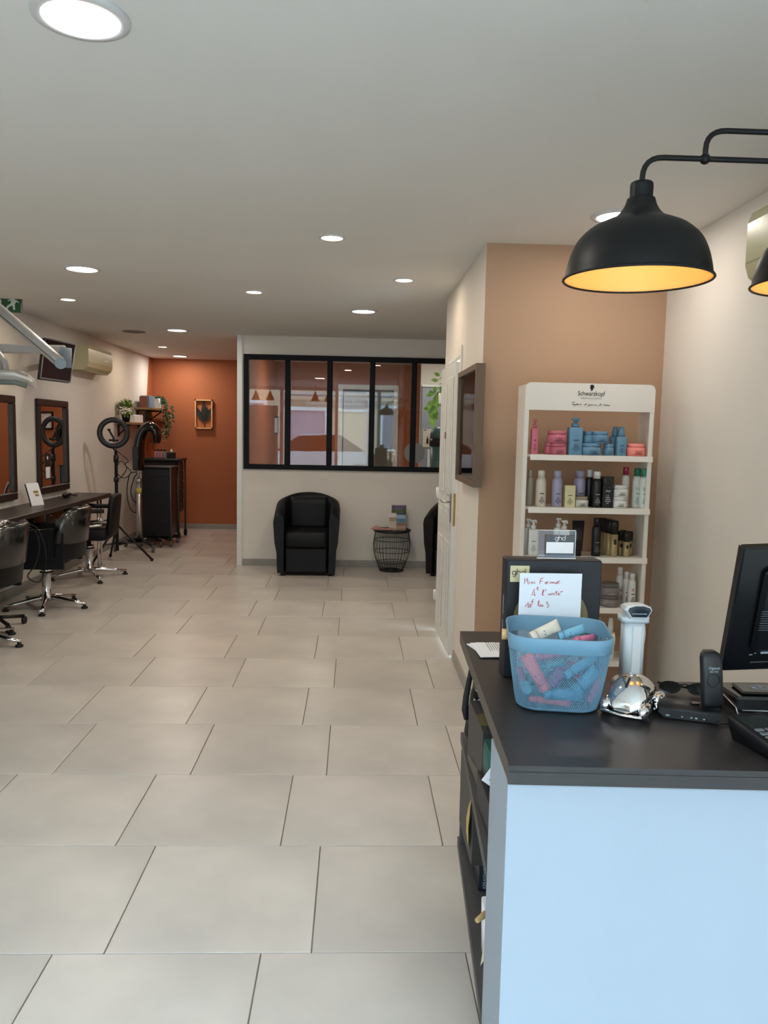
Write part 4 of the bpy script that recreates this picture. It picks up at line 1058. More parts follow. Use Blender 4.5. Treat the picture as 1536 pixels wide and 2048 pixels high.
strokes('tagline', W, lambda x, y: PY(1130 + x * .0716, 760 + y * .0716, RY0 - .001), .0009, INK, rack)

# ---- products
def body_part(t, shape, w_, d_, h_, m, taper=1):
    g = G()
    if shape == 'round': g.lathe([(w_ / 2 * .92, 0), (w_ / 2, .004), (w_ / 2 * taper, h_ - .006), (w_ / 2 * taper * .85, h_)], n=20)
    elif shape == 'square': g.loft([[Vector((p.x * s_, p.y * s_, z)) for p in rring(w_, d_, min(w_, d_) * .18, 3)] for z, s_ in ((0, .96), (.003, 1), (h_ - .004, 1), (h_, .9))], smooth=True)
    elif shape == 'box': g.box(-w_ / 2, w_ / 2, -d_ / 2, d_ / 2, 0, h_, .0015)
    return ob('body', g, m, t)
def shelf_z(i): return SZ[i]
def col(c, rough=.35, metal=0): return mat('plastic_%d_%d_%d_%d' % (*c, int(metal)), c, rough, metal, noise=.03, nscale=30)
def prod(kind, px, w_px, h_px, si, c1, label, c2=None, depth=.05, lab=None, base=0, cat=None, grp=None, name=None, txt=None, txtc=None):
    Y = RY0 + .01 + depth * .6; u = Y / CF
    p = PY(px, 1000, Y); z = SZ[si] + base; w_ = w_px * u; h_ = h_px * u
    c2 = c2 or c1; m1, m2_ = col(c1), col(c2)
    grp = grp or ('products on the %s shelf of the white rack' % ('first second third fourth fifth'.split()[si]))
    nm = name or {'pump': 'pump_bottle', 'jar': 'hair_mask_jar', 'can': 'spray_bottle', 'tube': 'squeeze_tube', 'box': 'product_box', 'mist': 'mist_bottle', 'roll': 'serum_bottle'}[kind]
    t = thing(nm, label, cat or {'pump': 'bottle', 'jar': 'jar', 'can': 'bottle', 'tube': 'tube', 'box': 'box', 'mist': 'bottle', 'roll': 'bottle'}[kind], (p.x, Y, z), 0, grp)
    fz = 0
    if kind == 'pump':
        hb = h_ * .74; body_part(t, 'square', w_, w_ * .8, hb, m1)
        ob('pump_collar', G().lathe([(w_ * .27, hb), (w_ * .27, hb + h_ * .1), (w_ * .13, hb + h_ * .11), (w_ * .13, hb + h_ * .2)], n=16), m2_, t)
        ob('pump_head', G().box(-w_ * .26, w_ * .30, -w_ * .14, w_ * .14, h_ * .94, h_, .002).box(w_ * .2, w_ * .34, -w_ * .06, w_ * .06, h_ * .9, h_ * .96), m2_, t); fz = w_ * .4; hl = hb
    elif kind == 'jar':
        hb = h_ * .72; body_part(t, 'round', w_, w_, hb, m1)
        ob('lid', G().lathe([(w_ * .45, hb), (w_ * .46, hb + .002), (w_ * .46, h_ - .002), (w_ * .43, h_)], n=24), m2_, t); fz = w_ / 2; hl = hb
    elif kind == 'can':
        hb = h_ * .8; ob('body', G().lathe([(w_ * .47, 0), (w_ / 2, .004), (w_ / 2, hb * .86), (w_ * .44, hb * .94), (w_ * .34, hb)], n=20), m1, t)
        ob('cap', G().lathe([(w_ * .34, hb), (w_ * .35, h_ - .004), (w_ * .3, h_)], n=18), m2_, t); fz = w_ / 2; hl = hb * .85
    elif kind == 'tube':
        rings = []
        for z_, a_, b_ in ((.0, .33, .33), (h_ * .14, .34, .34), (h_ * .15, .40, .36), (h_ * .5, .44, .3), (h_, .5, .04)):
            rings.append([Vector((w_ * a_ * math.cos(q), w_ * b_ * math.sin(q), z_)) for q in [2 * PI * k / 18 for k in range(18)]])
        ob('body', G().loft(rings[2:]), m1, t); ob('cap', G().loft(rings[:3]), m2_, t); fz = w_ * .36; hl = h_ * .8
    elif kind == 'box':
        hb = h_; body_part(t, 'box', w_, w_ * .9, hb, m1); fz = w_ * .45; hl = hb
    elif kind == 'mist':
        hb = h_ * .66; body_part(t, 'square', w_, w_ * .8, hb, m1)
        ob('mist_cap', G().lathe([(w_ * .36, hb), (w_ * .34, hb + h_ * .12), (w_ * .24, h_)], n=16), m2_, t); fz = w_ * .4; hl = hb
    elif kind == 'roll':
        hb = h_ * .62; ob('body', G().lathe([(w_ * .47, 0), (w_ / 2, .003), (w_ / 2, hb)], n=18), mat('gold_label', (168, 148, 108), .35, .3, noise=.08, nscale=30), t)
        ob('cap', G().lathe([(w_ * .5, hb), (w_ * .5, h_ * .92), (w_ * .46, h_)], n=18), m2_, t); fz = w_ / 2; hl = hb
        ob('label_print', G().box(-w_ * .16, w_ * .16, -fz - .001, -fz + .004, hl * .55, hl * .78), INK, t)
    if lab:
        lm = mat('label_%d_%d_%d' % lab, lab, .5)
        g = G().box(-w_ * .2, w_ * .2, -fz - .0012, -fz + .002, hl * .52, hl * .56)
        for k in range(5): g.box(-w_ * (.1 + .06 * ((k * 7) % 4)), w_ * (.1 + .06 * ((k * 7) % 4)), -fz - .0012, -fz + .002, hl * (.14 + .06 * k), hl * (.165 + .06 * k))
        ob('label_print', g, lm, t)
    if txt: text('lettering', txt, w_ * .6, basis((0, -fz - .0012, hl * .72), (1, 0, 0), (0, 0, 1)), mat('label_%d_%d_%d' % txtc, txtc, .5), t)
    return t
PK, BL, CO = (196, 106, 122), (100, 140, 166), (240, 140, 130)
LIL, CRM, WH, BK, GR = (160, 156, 182), (208, 200, 184), (222, 222, 218), (20, 20, 22), (120, 114, 110)
DP = (120, 56, 74); DB = (50, 80, 104)
prod('pump', 1064, 14, 70, 0, PK, 'pink pump bottle behind the left post of the rack', lab=DP)
prod('jar', 1096, 24, 24, 0, PK, 'pink jar at the back left of the lower pink row', depth=.10)
prod('jar', 1111, 34, 23.5, 0, PK, 'lower front pink jar on the first shelf', lab=DP)
prod('jar', 1108, 39, 24, 0, PK, 'upper pink jar stacked on the other two', base=23.8 * RY0 / CF, lab=DP)
prod('pump', 1144, 28, 74, 0, BL, 'tall blue pump bottle on the first shelf', lab=DB)
prod('jar', 1177, 42, 24, 0, BL, 'wide lower blue jar on the first shelf', lab=DB)
prod('jar', 1211.5, 22, 23.5, 0, BL, 'small blue jar next to the wide blue one', lab=DB)
prod('jar', 1170, 22, 24, 0, BL, 'upper blue jar at the back left of the stack', base=24.2 * RY0 / CF, depth=.08)
prod('jar', 1194, 34, 24, 0, BL, 'upper blue jar at the front right of the stack', base=24.2 * RY0 / CF, lab=DB)
prod('mist', 1224, 20, 58, 0, BL, 'blue mist bottle behind the other mist bottle', depth=.13)
prod('mist', 1236, 20, 58, 0, BL, 'blue mist bottle in front, right of the blue jars', lab=DB)
prod('jar', 1266, 37, 25, 0, CO, 'coral jar alone at the right end of the first shelf', lab=(150, 60, 56))
prod('can', 1059, 15, 72, 1, (176, 166, 148), 'beige bottle in shade behind the left post, second shelf', depth=.14)
prod('can', 1081, 21, 73, 1, CRM, 'cream bottle near the left of the second shelf', lab=(90, 80, 70))
prod('can', 1113.5, 21, 73, 1, LIL, 'lilac bottle left of the cream box', lab=(90, 84, 110))
prod('box', 1137.5, 21, 44, 1, (214, 204, 160), 'upright pale yellow box on the second shelf', lab=(110, 100, 80))
prod('can', 1158, 24, 72, 1, LIL, 'lilac bottle behind the pale yellow box', depth=.15, lab=(90, 84, 110))
prod('jar', 1162, 29, 22, 1, (200, 196, 188), 'clear and beige jar on the second shelf', c2=(150, 136, 116), lab=(110, 104, 96))
prod('can', 1177, 17, 74, 1, BK, 'black bottle with silver cap at the back of the second shelf', c2=(200, 200, 202), depth=.15)
prod('can', 1192, 21, 73, 1, BK, 'black bottle with silver cap at the front of the second shelf', c2=(210, 210, 212), lab=(150, 150, 156))
t = prod('box', 1212.5, 22, 63, 1, BK, 'black glittery carton on the second shelf', lab=(170, 170, 170))
g = G()
for k in range(46):
    x = random.uniform(-.026, .026); z = random.uniform(.01, .155); g.box(x - .0008, x + .0008, -.0265, -.0255, z - .0008, z + .0008)
ob('glitter_print', g, mat('glitter', (200, 200, 205), .4), t)
prod('jar', 1238, 31, 23, 1, WH, 'lower white jar of the stack of two, second shelf', lab=(130, 120, 110))
prod('jar', 1239, 31, 23, 1, WH, 'upper white jar of the stack of two, second shelf', base=23.2 * RY0 / CF, lab=(130, 120, 110))
prod('can', 1249, 16, 81, 1, (206, 204, 198), 'grey white bottle with crimson cap', c2=(150, 40, 66), depth=.13, txt='bc', txtc=(130, 100, 96))
prod('can', 1272, 18, 80, 1, (206, 212, 204), 'grey white bottle with green cap, left of two', c2=(40, 110, 86), depth=.09, lab=(90, 150, 136), txt='bc', txtc=(140, 150, 140))
prod('can', 1287, 19, 80, 1, (222, 226, 220), 'white bottle with green cap at the right end of the second shelf', c2=(52, 140, 108), lab=(70, 150, 136), txt='bc', txtc=(130, 124, 120))
prod('pump', 1058, 18, 72, 2, WH, 'white pump bottle behind the left post, third shelf', depth=.12)
prod('pump', 1069, 20, 72, 2, WH, 'white pump bottle at the front left of the third shelf', lab=(150, 154, 156))
prod('pump', 1119, 18, 74, 2, WH, 'white pump bottle left of two behind the card holder', depth=.12)
prod('pump', 1131, 20, 72, 2, WH, 'white pump bottle right of two behind the card holder')
prod('tube', 1159, 25, 72, 2, (22, 22, 26), 'black tube standing on its cap, third shelf')
prod('can', 1196, 18, 78, 2, (18, 20, 26), 'black aerosol left of the gold bottles', lab=(110, 112, 116))
for k, (px, dp) in enumerate(((1208.5, .20), (1216, .15), (1223.5, .10), (1232, .045))):
    prod('roll', px, 16, 73, 2, BK, ['tall black and gold bottle, rearmost of four', 'tall black and gold bottle, third from the front', 'tall black and gold bottle, second from the front', 'tall black and gold bottle, foremost of four'][k], depth=dp)
for k, (px, dp) in enumerate(((1250, .19), (1245, .12), (1263, .12), (1257.5, .045))):
    prod('roll', px, 13.5, 49, 2, BK, ['short black and gold bottle, rearmost of four', 'short black and gold bottle at the left of its group', 'short black and gold bottle at the right of its group', 'short black and gold bottle, foremost of four'][k], depth=dp)
prod('jar', 1228, 40, 23, 3, GR, 'lower grey jar of the stack of two, fourth shelf', c2=(104, 98, 96), lab=(170, 160, 156))
prod('jar', 1228, 40, 25, 3, GR, 'upper grey jar of the stack of two, fourth shelf', base=23.2 * RY0 / CF, c2=(104, 98, 96), lab=(170, 160, 156))
prod('can', 1248, 15, 74, 3, WH, 'white bottle left of three, fourth shelf', depth=.17, lab=(170, 60, 66))
prod('can', 1262, 15, 68, 3, WH, 'white bottle middle of three, fourth shelf', depth=.12, lab=(80, 84, 90))
prod('can', 1273, 16, 68, 3, WH, 'white bottle with red mark, right of three, fourth shelf', depth=.06, lab=(40, 40, 44), txt='R', txtc=(200, 60, 56))
prod('can', 1208, 16, 82, 4, (190, 190, 186), 'greyish bottle on the fifth shelf beside the black box', depth=.12)
prod('mist', 1234, 16, 84, 4, WH, 'white mist bottle on the fifth shelf left of the scanner', lab=(150, 150, 150))
# ================================================================== PENDANT LAMP over the counter
LY = 1.75
q = lambda x, y: PY(x, y, LY)
s1 = q(1274, 559); s1r = .158
t = thing('pendant_lamp', 'black three-shade pendant lamp hung over the reception counter', 'pendant lamp', (q(1658, 262).x, LY, H - .001))
BL_ = mat('matt_black_lamp', (9, 10, 12), .45, noise=.04, nscale=20, spec=.35)
INN = mat('warm_white_enamel', (236, 188, 112), .5)
def crom(p, n=4):
    out = []
    for i in range(len(p) - 1):
        a, b, c, d = p[max(0, i - 1)], p[i], p[i + 1], p[min(len(p) - 1, i + 2)]
        for k in range(n):
            t_ = k / n
            out.append(tuple(.5 * (2 * b[j] + (c[j] - a[j]) * t_ + (2 * a[j] - 5 * b[j] + 4 * c[j] - d[j]) * t_ ** 2 + (3 * b[j] - a[j] - 3 * c[j] + d[j]) * t_ ** 3) for j in (0, 1)))
    out.append(p[-1])
    return [(max(.01, r), z) for r, z in out]
def shade(cx, z0, name='shade'):
    # outer profile read off the photograph, radius / height in units of the rim radius
    pr = [(1.0, 0), (.985, .03), (.965, .16), (.915, .34), (.82, .53), (.66, .68), (.48, .77), (.36, .82), (.27, .90), (.21, 1.0), (.185, 1.08), (.155, 1.085), (.155, 1.25), (.13, 1.30), (.04, 1.31)]
    pr = crom(pr)
    o = ob(name, G().lathe([(r * s1r, z * s1r) for r, z in pr], (cx, LY, z0), 48), BL_, t, True)
    o.data.polygons[0].use_smooth = True
    inn = [(.995, -.004), (.97, .03), (.94, .17), (.885, .355), (.785, .53), (.65, .665), (.47, .755), (.3, .80), (.01, .81)]
    ob('shade_lining', G().lathe([(r * s1r, z * s1r) for r, z in crom(inn)], (cx, LY, z0), 48, None, False), INN, o, True)
    ob('rim', G().tube([(cx + s1r * math.cos(2 * PI * k / 60), LY + s1r * math.sin(2 * PI * k / 60), z0) for k in range(60)], .003, 6, closed=True), BL_, o, True)
    ob('bulb', G().ball((cx, LY, z0 + .085), .03, 16, 10), mat('lit_warm_bulb', (255, 224, 160), .5, emit=6, ecol=(255, 206, 130)), o, True)
    ld = bpy.data.lights.new('lamp', 'POINT'); ld.energy = .38; ld.color = (1, .74, .46); ld.shadow_soft_size = .03
    lo = bpy.data.objects.new('lamp', ld); COL.objects.link(lo); lo.parent = t; lo.location = Vector((cx, LY, z0 + .045)) - t.location
    return o
# open-bottomed outer shell: lathe without caps for the outside
_ol = G.lathe
x2 = q(1515, 575).x + s1r
cxs = [s1.x, x2, 2 * x2 - s1.x]
zr = s1.z
for cx in cxs:
    pr = None
    o = shade(cx, zr)
# remove the bottom cap of each outer shell so that the lining shows
for o in [c for c in t.children if c.name.startswith('shade')]:
    me = o.data
    import bmesh
    bm_ = bmesh.new(); bm_.from_mesh(me)
    low = [f for f in bm_.faces if len(f.verts) > 20 and abs(f.normal.z) > .9 and f.calc_center_median().z < min(v.co.z for v in bm_.verts) + .002]
    bmesh.ops.delete(bm_, geom=low, context='FACES_ONLY'); bm_.to_mesh(me); bm_.free()
zt = zr + 1.30 * s1r
zl = q(1410, 318).z; zu = q(1460, 262).z
r_ = .006
def bend(a, b, c, n=6):
    a, b, c = map(Vector, (a, b, c))
    return [(a * (1 - u) ** 2 + b * 2 * u * (1 - u) + c * u * u) for u in [k / n for k in range(n + 1)]]
xa, xb = cxs[0], cxs[2]
pts = [(xa, LY, zt)] + bend((xa, LY, zl - .045), (xa, LY, zl), (xa + .045, LY, zl)) + bend((xb - .045, LY, zl), (xb, LY, zl), (xb, LY, zl - .045)) + [(xb, LY, zt)]
ob('lower_pipe', G().tube(pts, r_, 12), BL_, t, True)
ob('middle_drop', G().tube([(x2, LY, zt), (x2, LY, zl)], r_, 12), BL_, t, True)
xk = q(1410, 318).x; xk2 = 2 * x2 - xk
pts = [(xk, LY, zl)] + bend((xk, LY, zu - .04), (xk, LY, zu), (xk + .045, LY, zu)) + bend((xk2 - .045, LY, zu), (xk2, LY, zu), (xk2, LY, zu - .04)) + [(xk2, LY, zl)]
ob('upper_pipe', G().tube(pts, r_, 12), BL_, t, True)
for x in (xk, xk2): ob('ball_joint', G().ball((x, LY, zl), .0115, 16, 10), BL_, t, True)
ob('ceiling_rod', G().tube([(x2, LY, zu), (x2, LY, H - .02)], r_, 12).lathe([(.055, H - .025), (.06, H - .001)], (x2, LY, 0), 24), BL_, t, True)

# ================================================================== RECEPTION COUNTER
CZ = .90
t = thing('reception_counter', 'white reception counter with dark wood-grain top', 'counter', (.95, 1.7, 0))
P = [(.300, 1.420), (1.66, 1.36), (1.66, 1.93), (.640, 1.935), (.652, 2.425), (.340, 2.429)]
ob('counter_top', G().prism(P, CZ - .036, CZ), DARKWOOD, t, True)
ob('edge_band', G().prism([(.2995, 1.4185), (1.66, 1.3585), (1.66, 1.3605), (.3005, 1.4205)], CZ - .0365, CZ - .012).prism([(.2985, 1.4195), (.3, 1.419), (.301, 1.43), (.299, 1.43)], CZ - .0365, CZ - .001), DARKWOOD, t, True)
ob('front_panel', G().prism([(.305, 1.452), (1.64, 1.395), (1.64, 1.58), (.306, 1.645)], 0, CZ - .037), COUNTERW, t, True)
SH = [.57, .22]
ob('inner_back', G().prism([(.60, 1.64), (.62, 1.64), (.64, 2.40), (.62, 2.40)], 0, CZ - .037), SHELFDARK, t, True)
ob('far_panel', G().prism([(.354, 2.385), (.63, 2.385), (.63, 2.405), (.354, 2.405)], SH[1], SH[0] - .03), SHELFDARK, t, True)
ob('wing_panel', G().prism([(.62, 1.64), (1.62, 1.60), (1.62, 1.62), (.62, 1.66)], 0, CZ - .037), COUNTERW, t, True)
for z in SH:
    ob('shelf_board', G().prism([(.304, 1.646), (.60, 1.646), (.61, 2.41), (.352, 2.43)], z - .03, z), SHELFDARK, t, True)
ob('base_plinth', G().prism([(.44, 1.646), (.60, 1.646), (.61, 2.38), (.46, 2.38)], 0, SH[1] - .03), SHELFDARK, t, True)

# things on the open shelves (left side of the counter)
z = SH[0]
def pbox(name, label, cat, x0, x1, y0, y1, z0, z1, m, group=None, yaw=0):
    g = G().box(x0, x1, y0, y1, z0, z1, .002)
    return solo(name, g, m, label, cat, group)
BXG = mat('dark_grey_carton', (46, 46, 46), .5, noise=.06)
# polka-dot bag at the far end, sagging over the shelf edge
t = thing('dotted_bag', 'black bag with white dots at the far end of the counter shelf', 'bag', (.462, 2.345, z))
rings = []
for zz, w_, o_ in ((.0, .95, -.0), (.03, 1.05, -.01), (.10, 1.0, -.005), (.20, .92, .004), (.26, .8, .012), (.275, .7, .014)):
    rings.append([Vector((p.x * w_ + o_, p.y * w_, zz)) for p in rring(.19, .10, .035, 4)])
ob('body', G().loft(rings), mat('black_bag_cloth', (14, 14, 18), .8, noise=.1, nscale=40), t)
g = G()
for k in range(80):
    x = -.09 + .014 * (k % 13) + (.007 if (k // 13) % 2 else 0); zz = .03 + .03 * (k // 13)
    g.lathe([(.0038, 0), (.0001, .0006)], (x, -.0535 + .013 * (zz / .26), zz), 8, RX(PI / 2).to_3x3(), False)
    g.lathe([(.0030, 0), (.0001, .0006)], (-.1005 + .02 * (zz / .26), -.04 + .08 * ((k % 7) / 6), zz), 8, RY(-PI / 2).to_3x3(), False)
ob('dot_print', g, PAPER, t)
ob('strap', G().tube([(-.10, -.03, .24), (-.115, -.04, .16), (-.118, -.045, .12), (-.112, -.04, .09)], [.008, .009, .01, .008], 8), mat('black_strap', (24, 24, 26), .7), t)
# grey carton with olive diamond
t = thing('diamond_carton', 'dark grey carton with an olive diamond print on the upper counter shelf', 'box', (.466, 2.088, z + .001))
ob('carton', G().box(-.124, .12, -.125, .125, 0, .18, .002), BXG, t)
ob('diamond_print', G().prism([(-.10, .09), (0, .155), (.10, .09), (0, .025)], 0, .0006, basis((0, -.1255, 0), (1, 0, 0), (0, 0, 1))).prism([(-.123, -.075), (-.123, -.0), (-.02, .07), (.1, .0), (0, -.11)], .1805, .181), mat('olive_print', (96, 86, 50), .5), t)
ob('side_print', G().prism([(-.10, .01), (.10, .01), (.10, .06), (-.10, .03)], 0, .0006, basis((-.1247, 0, 0), (0, -1, 0), (0, 0, 1))), mat('brown_print', (80, 70, 60), .5), t)
# teal gift bag with gold ribbon
t = thing('gift_bag', 'small teal gift bag with a gold ribbon leaf beside the dark carton', 'gift bag', (.415, 1.90, z + .0875))
ob('bag', G().loft([[Vector((p.x * s_, p.y * s_ * 1.0, zz)) for p in rring(.15, .09, .008, 2)] for zz, s_ in ((0, 1), (.06, 1.0), (.085, .97))]), mat('teal_paper', (24, 84, 76), .5), t)
ob('ribbon', G().leaf((-.03, -.055, .09), (-.30, -.3, -1), .075, .045, (-1, -1, .2), .1).leaf((-.03, -.055, .09), (.05, -.3, -1), .085, .03, (-1, -1, .2), .1).tube([(-.03, -.055, .085), (-.035, -.045, .13), (-.04, -.03, .16)], .004, 6).ball((-.03, -.056, .09), .010, 10, 6), mat('gold_ribbon', (206, 170, 110), .35, .2), t)
solo('flat_black_box', G().box(.328, .58, 1.665, 1.95, z + .001, z + .086, .002), mat('blueblack_carton', (15, 20, 27)), 'flat black box under the teal gift bag on the upper counter shelf', 'box')
# white printed card
t = thing('printed_card', 'white card with black lines tilted against the white counter panel', 'card', (.40, 1.76, z + .088))
_c = PY(963, 1560, 1.76); _a = Vector((.82, 0, -.57)); _b2 = Vector((.57, .0, .82))
M = basis(_c + _a * .04 + _b2 * .055, _a, _b2)
ob('card', G().cbox((0, 0, 0), (.08, .11, .002)).xf(M), PAPER, t, True)
g = G()
for k in range(9): g.cbox((-.004, .045 - k * .011, .0016), (.06 - .008 * (k % 3), .0025 if k > 1 else .006, .0006))
ob('print', g.xf(M), INK, t, True)
# long cartons lying along the upper shelf edge
pbox('carton', 'flat taupe carton lying at the edge of the upper counter shelf', 'box', .325, .40, 1.80, 2.00, z + .001, z + .035, mat('taupe_carton', (78, 72, 64), .5, noise=.05)) if False else None
# lower shelf
z = SH[1]
t = thing('feather_carton', 'tall dark carton with a gold feather on the lower counter shelf', 'box', (.462, 2.24, z + .083))
ob('carton', G().box(-.115, .13, -.13, .13, 0, .235, .002), mat('brown_black_carton', (52, 48, 46), .5, noise=.05), t)
g = G().leaf((0, 0, 0), (.1, 1, 0), .16, .05, (0, 0, 1), 0).leaf((.01, .0, 0), (-.3, 1, 0), .11, .035, (0, 0, 1), 0)
ob('feather_print', g.xf(basis((-.1158, -.085, .03), (0, -1, 0), (0, 0, 1))), GOLD, t)
t = thing('lettered_carton', 'small navy carton with grey vertical lettering on the lower counter shelf', 'box', (.472, 2.24, z + .001))
ob('carton', G().box(-.10, .10, -.12, .12, 0, .08, .002), mat('navy_carton', (20, 28, 38), .45), t)
text('lettering', 'KERASTASE', .0125, basis((-.083, -.1208, .04), (0, 0, 1), (-1, 0, 0)), mat('grey_print', (150, 160, 170), .5), t)
t = thing('kraft_handle_bag', 'white paper bag with kraft handle leaning out of the lower counter shelf', 'bag', (.36, 1.62, z + .001))
t.location = (.425, 1.84, z + .001)
ob('bag', G().loft([[Vector((p.x * s_, p.y, zz)) for p in rring(.17, .06, .006, 2)] for zz, s_ in ((0, 1), (.10, 1.04), (.14, 1.05))]), PAPER, t)
ob('handle', G().tube([(-.08, -.03, .14), (-.095, -.06, .15), (-.118, -.085, .15)], [.005, .008, .006], 8), mat('kraft_cord', (176, 146, 100), .7), t)
ob('tissue', G().add([(-.085, -.035, .11), (-.065, -.036, .12), (-.06, -.037, .06), (-.098, -.04, .003)], [(0, 1, 2, 3)]), mat('cream_tissue', (226, 216, 186), .7), t)

# ================================================================== ON THE COUNTER
Z0 = CZ + .0005
# tall black box
bx0, bx1, by0, by1, bz1 = .388, .630, 1.955, 2.020, 1.206
t = thing('black_gift_box', 'tall black box with gold label standing behind the blue basket', 'box', ((bx0 + bx1) / 2, (by0 + by1) / 2, Z0))
ob('carton', G().box(bx0, bx1, by0, by1, Z0, bz1, .0025), mat('blueblack_carton', (9, 13, 19), .5, noise=.04, nscale=20, spec=.3), t, True)
ob('lid_seam', G().box(bx0 - .0006, bx1 + .0006, by0 + .016, by0 + .018, Z0 + .002, bz1 + .0006), INK, t, True)
fy = by0 - .0006
a, b = PY(1021, 1131, by0), PY(1058, 1164, by0)
ob('gold_label', G().box(a.x, b.x, fy - .0004, fy, b.z, a.z), mat('pale_gold_label', (196, 188, 150), .5, .1), t, True)
def ghd(M, s, m, parent, w_=.09):
    """rounded g h d drawn as strokes; s = x-height"""
    r = s / 2; arc = lambda cx, cy_, a0, a1, n=14, rr=r: [(cx + rr * math.cos(a0 + (a1 - a0) * k / n), cy_ + rr * math.sin(a0 + (a1 - a0) * k / n)) for k in range(n + 1)]
    L = [arc(-1.25 * s, 0, 0, 2 * PI, 20), [(-.75 * s, r), (-.75 * s, -.6 * s)] + arc(-1.2 * s, -.6 * s, 0, -PI * .8, 10, .45 * s),
         [(-.45 * s, 1.15 * s), (-.45 * s, -r)], arc(.02 * s, .03 * s, PI, 0, 10, .47 * s) + [(.49 * s, -r)],
         arc(1.25 * s, 0, 0, 2 * PI, 20), [(1.75 * s, 1.15 * s), (1.75 * s, -r)]]
    g = G()
    for l in L: g.tube([M @ Vector((x, y, 0)) for x, y in l], s * w_, 5)
    return ob('lettering', g, m, parent, True)
c = (a + b) / 2
ghd(basis((c.x - .003, fy - .0006, c.z + .002), (1, 0, 0), (0, 0, 1)), .0095, INK, t)
# round gold mesh print
cc = PY(1101, 1241, by0)
g = G(); rr = .096
for k in range(-31, 32):
    x = k * .0031; h_ = math.sqrt(max(0, rr * rr - x * x))
    if h_ > .004:
        for zz0, zz1 in ((max(cc.z - h_, Z0 + .003), cc.z + h_),): g.box(cc.x + x - .0007, cc.x + x + .0007, fy - .0005, fy, zz0, zz1)
        zc_ = cc.z + x
        if zc_ > Z0 + .004: g.box(cc.x - h_, cc.x + h_, fy - .0007, fy - .0001, zc_ - .0007, zc_ + .0007)
ob('mesh_print', g, mat('dim_gold_print', (136, 126, 84), .5, .2), t, True, kind='stuff')
# side emblem
ob('side_print', G().box(bx0 - .0006, bx0, by0 + .03, by0 + .034, 1.06, 1.11).box(bx0 - .0006, bx0, by0 + .03, by0 + .034, 1.02, 1.045), mat('grey_print', (150, 160, 170), .5), t, True)
# acrylic card holder on the box
hy = by0 + .03
t = thing('card_holder', 'clear acrylic card holder with a printed card on top of the black box', 'card holder', (.50, hy, bz1 + .001))
a, b = PY(1077, 1061, hy), PY(1150, 1112, hy)
ACR = pane_mat('clear_acrylic', (.9, .92, .93), 1.5)
ob('sheet', G().box(a.x, b.x, hy + .004, hy + .007, bz1 + .001, a.z).box(a.x, b.x, hy - .006, hy - .003, bz1 + .001, b.z + .004).box(a.x, b.x, hy - .006, hy + .007, bz1 + .0005, bz1 + .002), ACR, t, True)
ob('sheet_edge', G().box(a.x, b.x, hy + .003, hy + .008, a.z, a.z + .0012).box(b.x, b.x + .0012, hy + .003, hy + .008, bz1, a.z).box(a.x - .003, b.x, hy - .009, hy - .004, bz1 + .0005, bz1 + .003), WPLASTIC, t, True)
k1 = PY(1092, 1070, hy), PY(1148, 1108, hy)
ob('card', G().box(k1[0].x, k1[1].x, hy + .0005, hy + .0015, bz1 + .003, k1[0].z), mat('slate_card', (76, 78, 84), .5), t, True)
k2 = PY(1093, 1084, hy), PY(1147, 1107, hy)
ob('price_slip', G().box(k2[0].x, k2[1].x - .001, hy - .0005, hy + .0003, k2[1].z, k2[0].z), PAPER, t, True)
c = PY(1120.5, 1077.5, hy)
ghd(basis((c.x, hy - .0002, c.z), (1, 0, 0), (0, 0, 1)), .0075, WPLASTIC, t, .1)
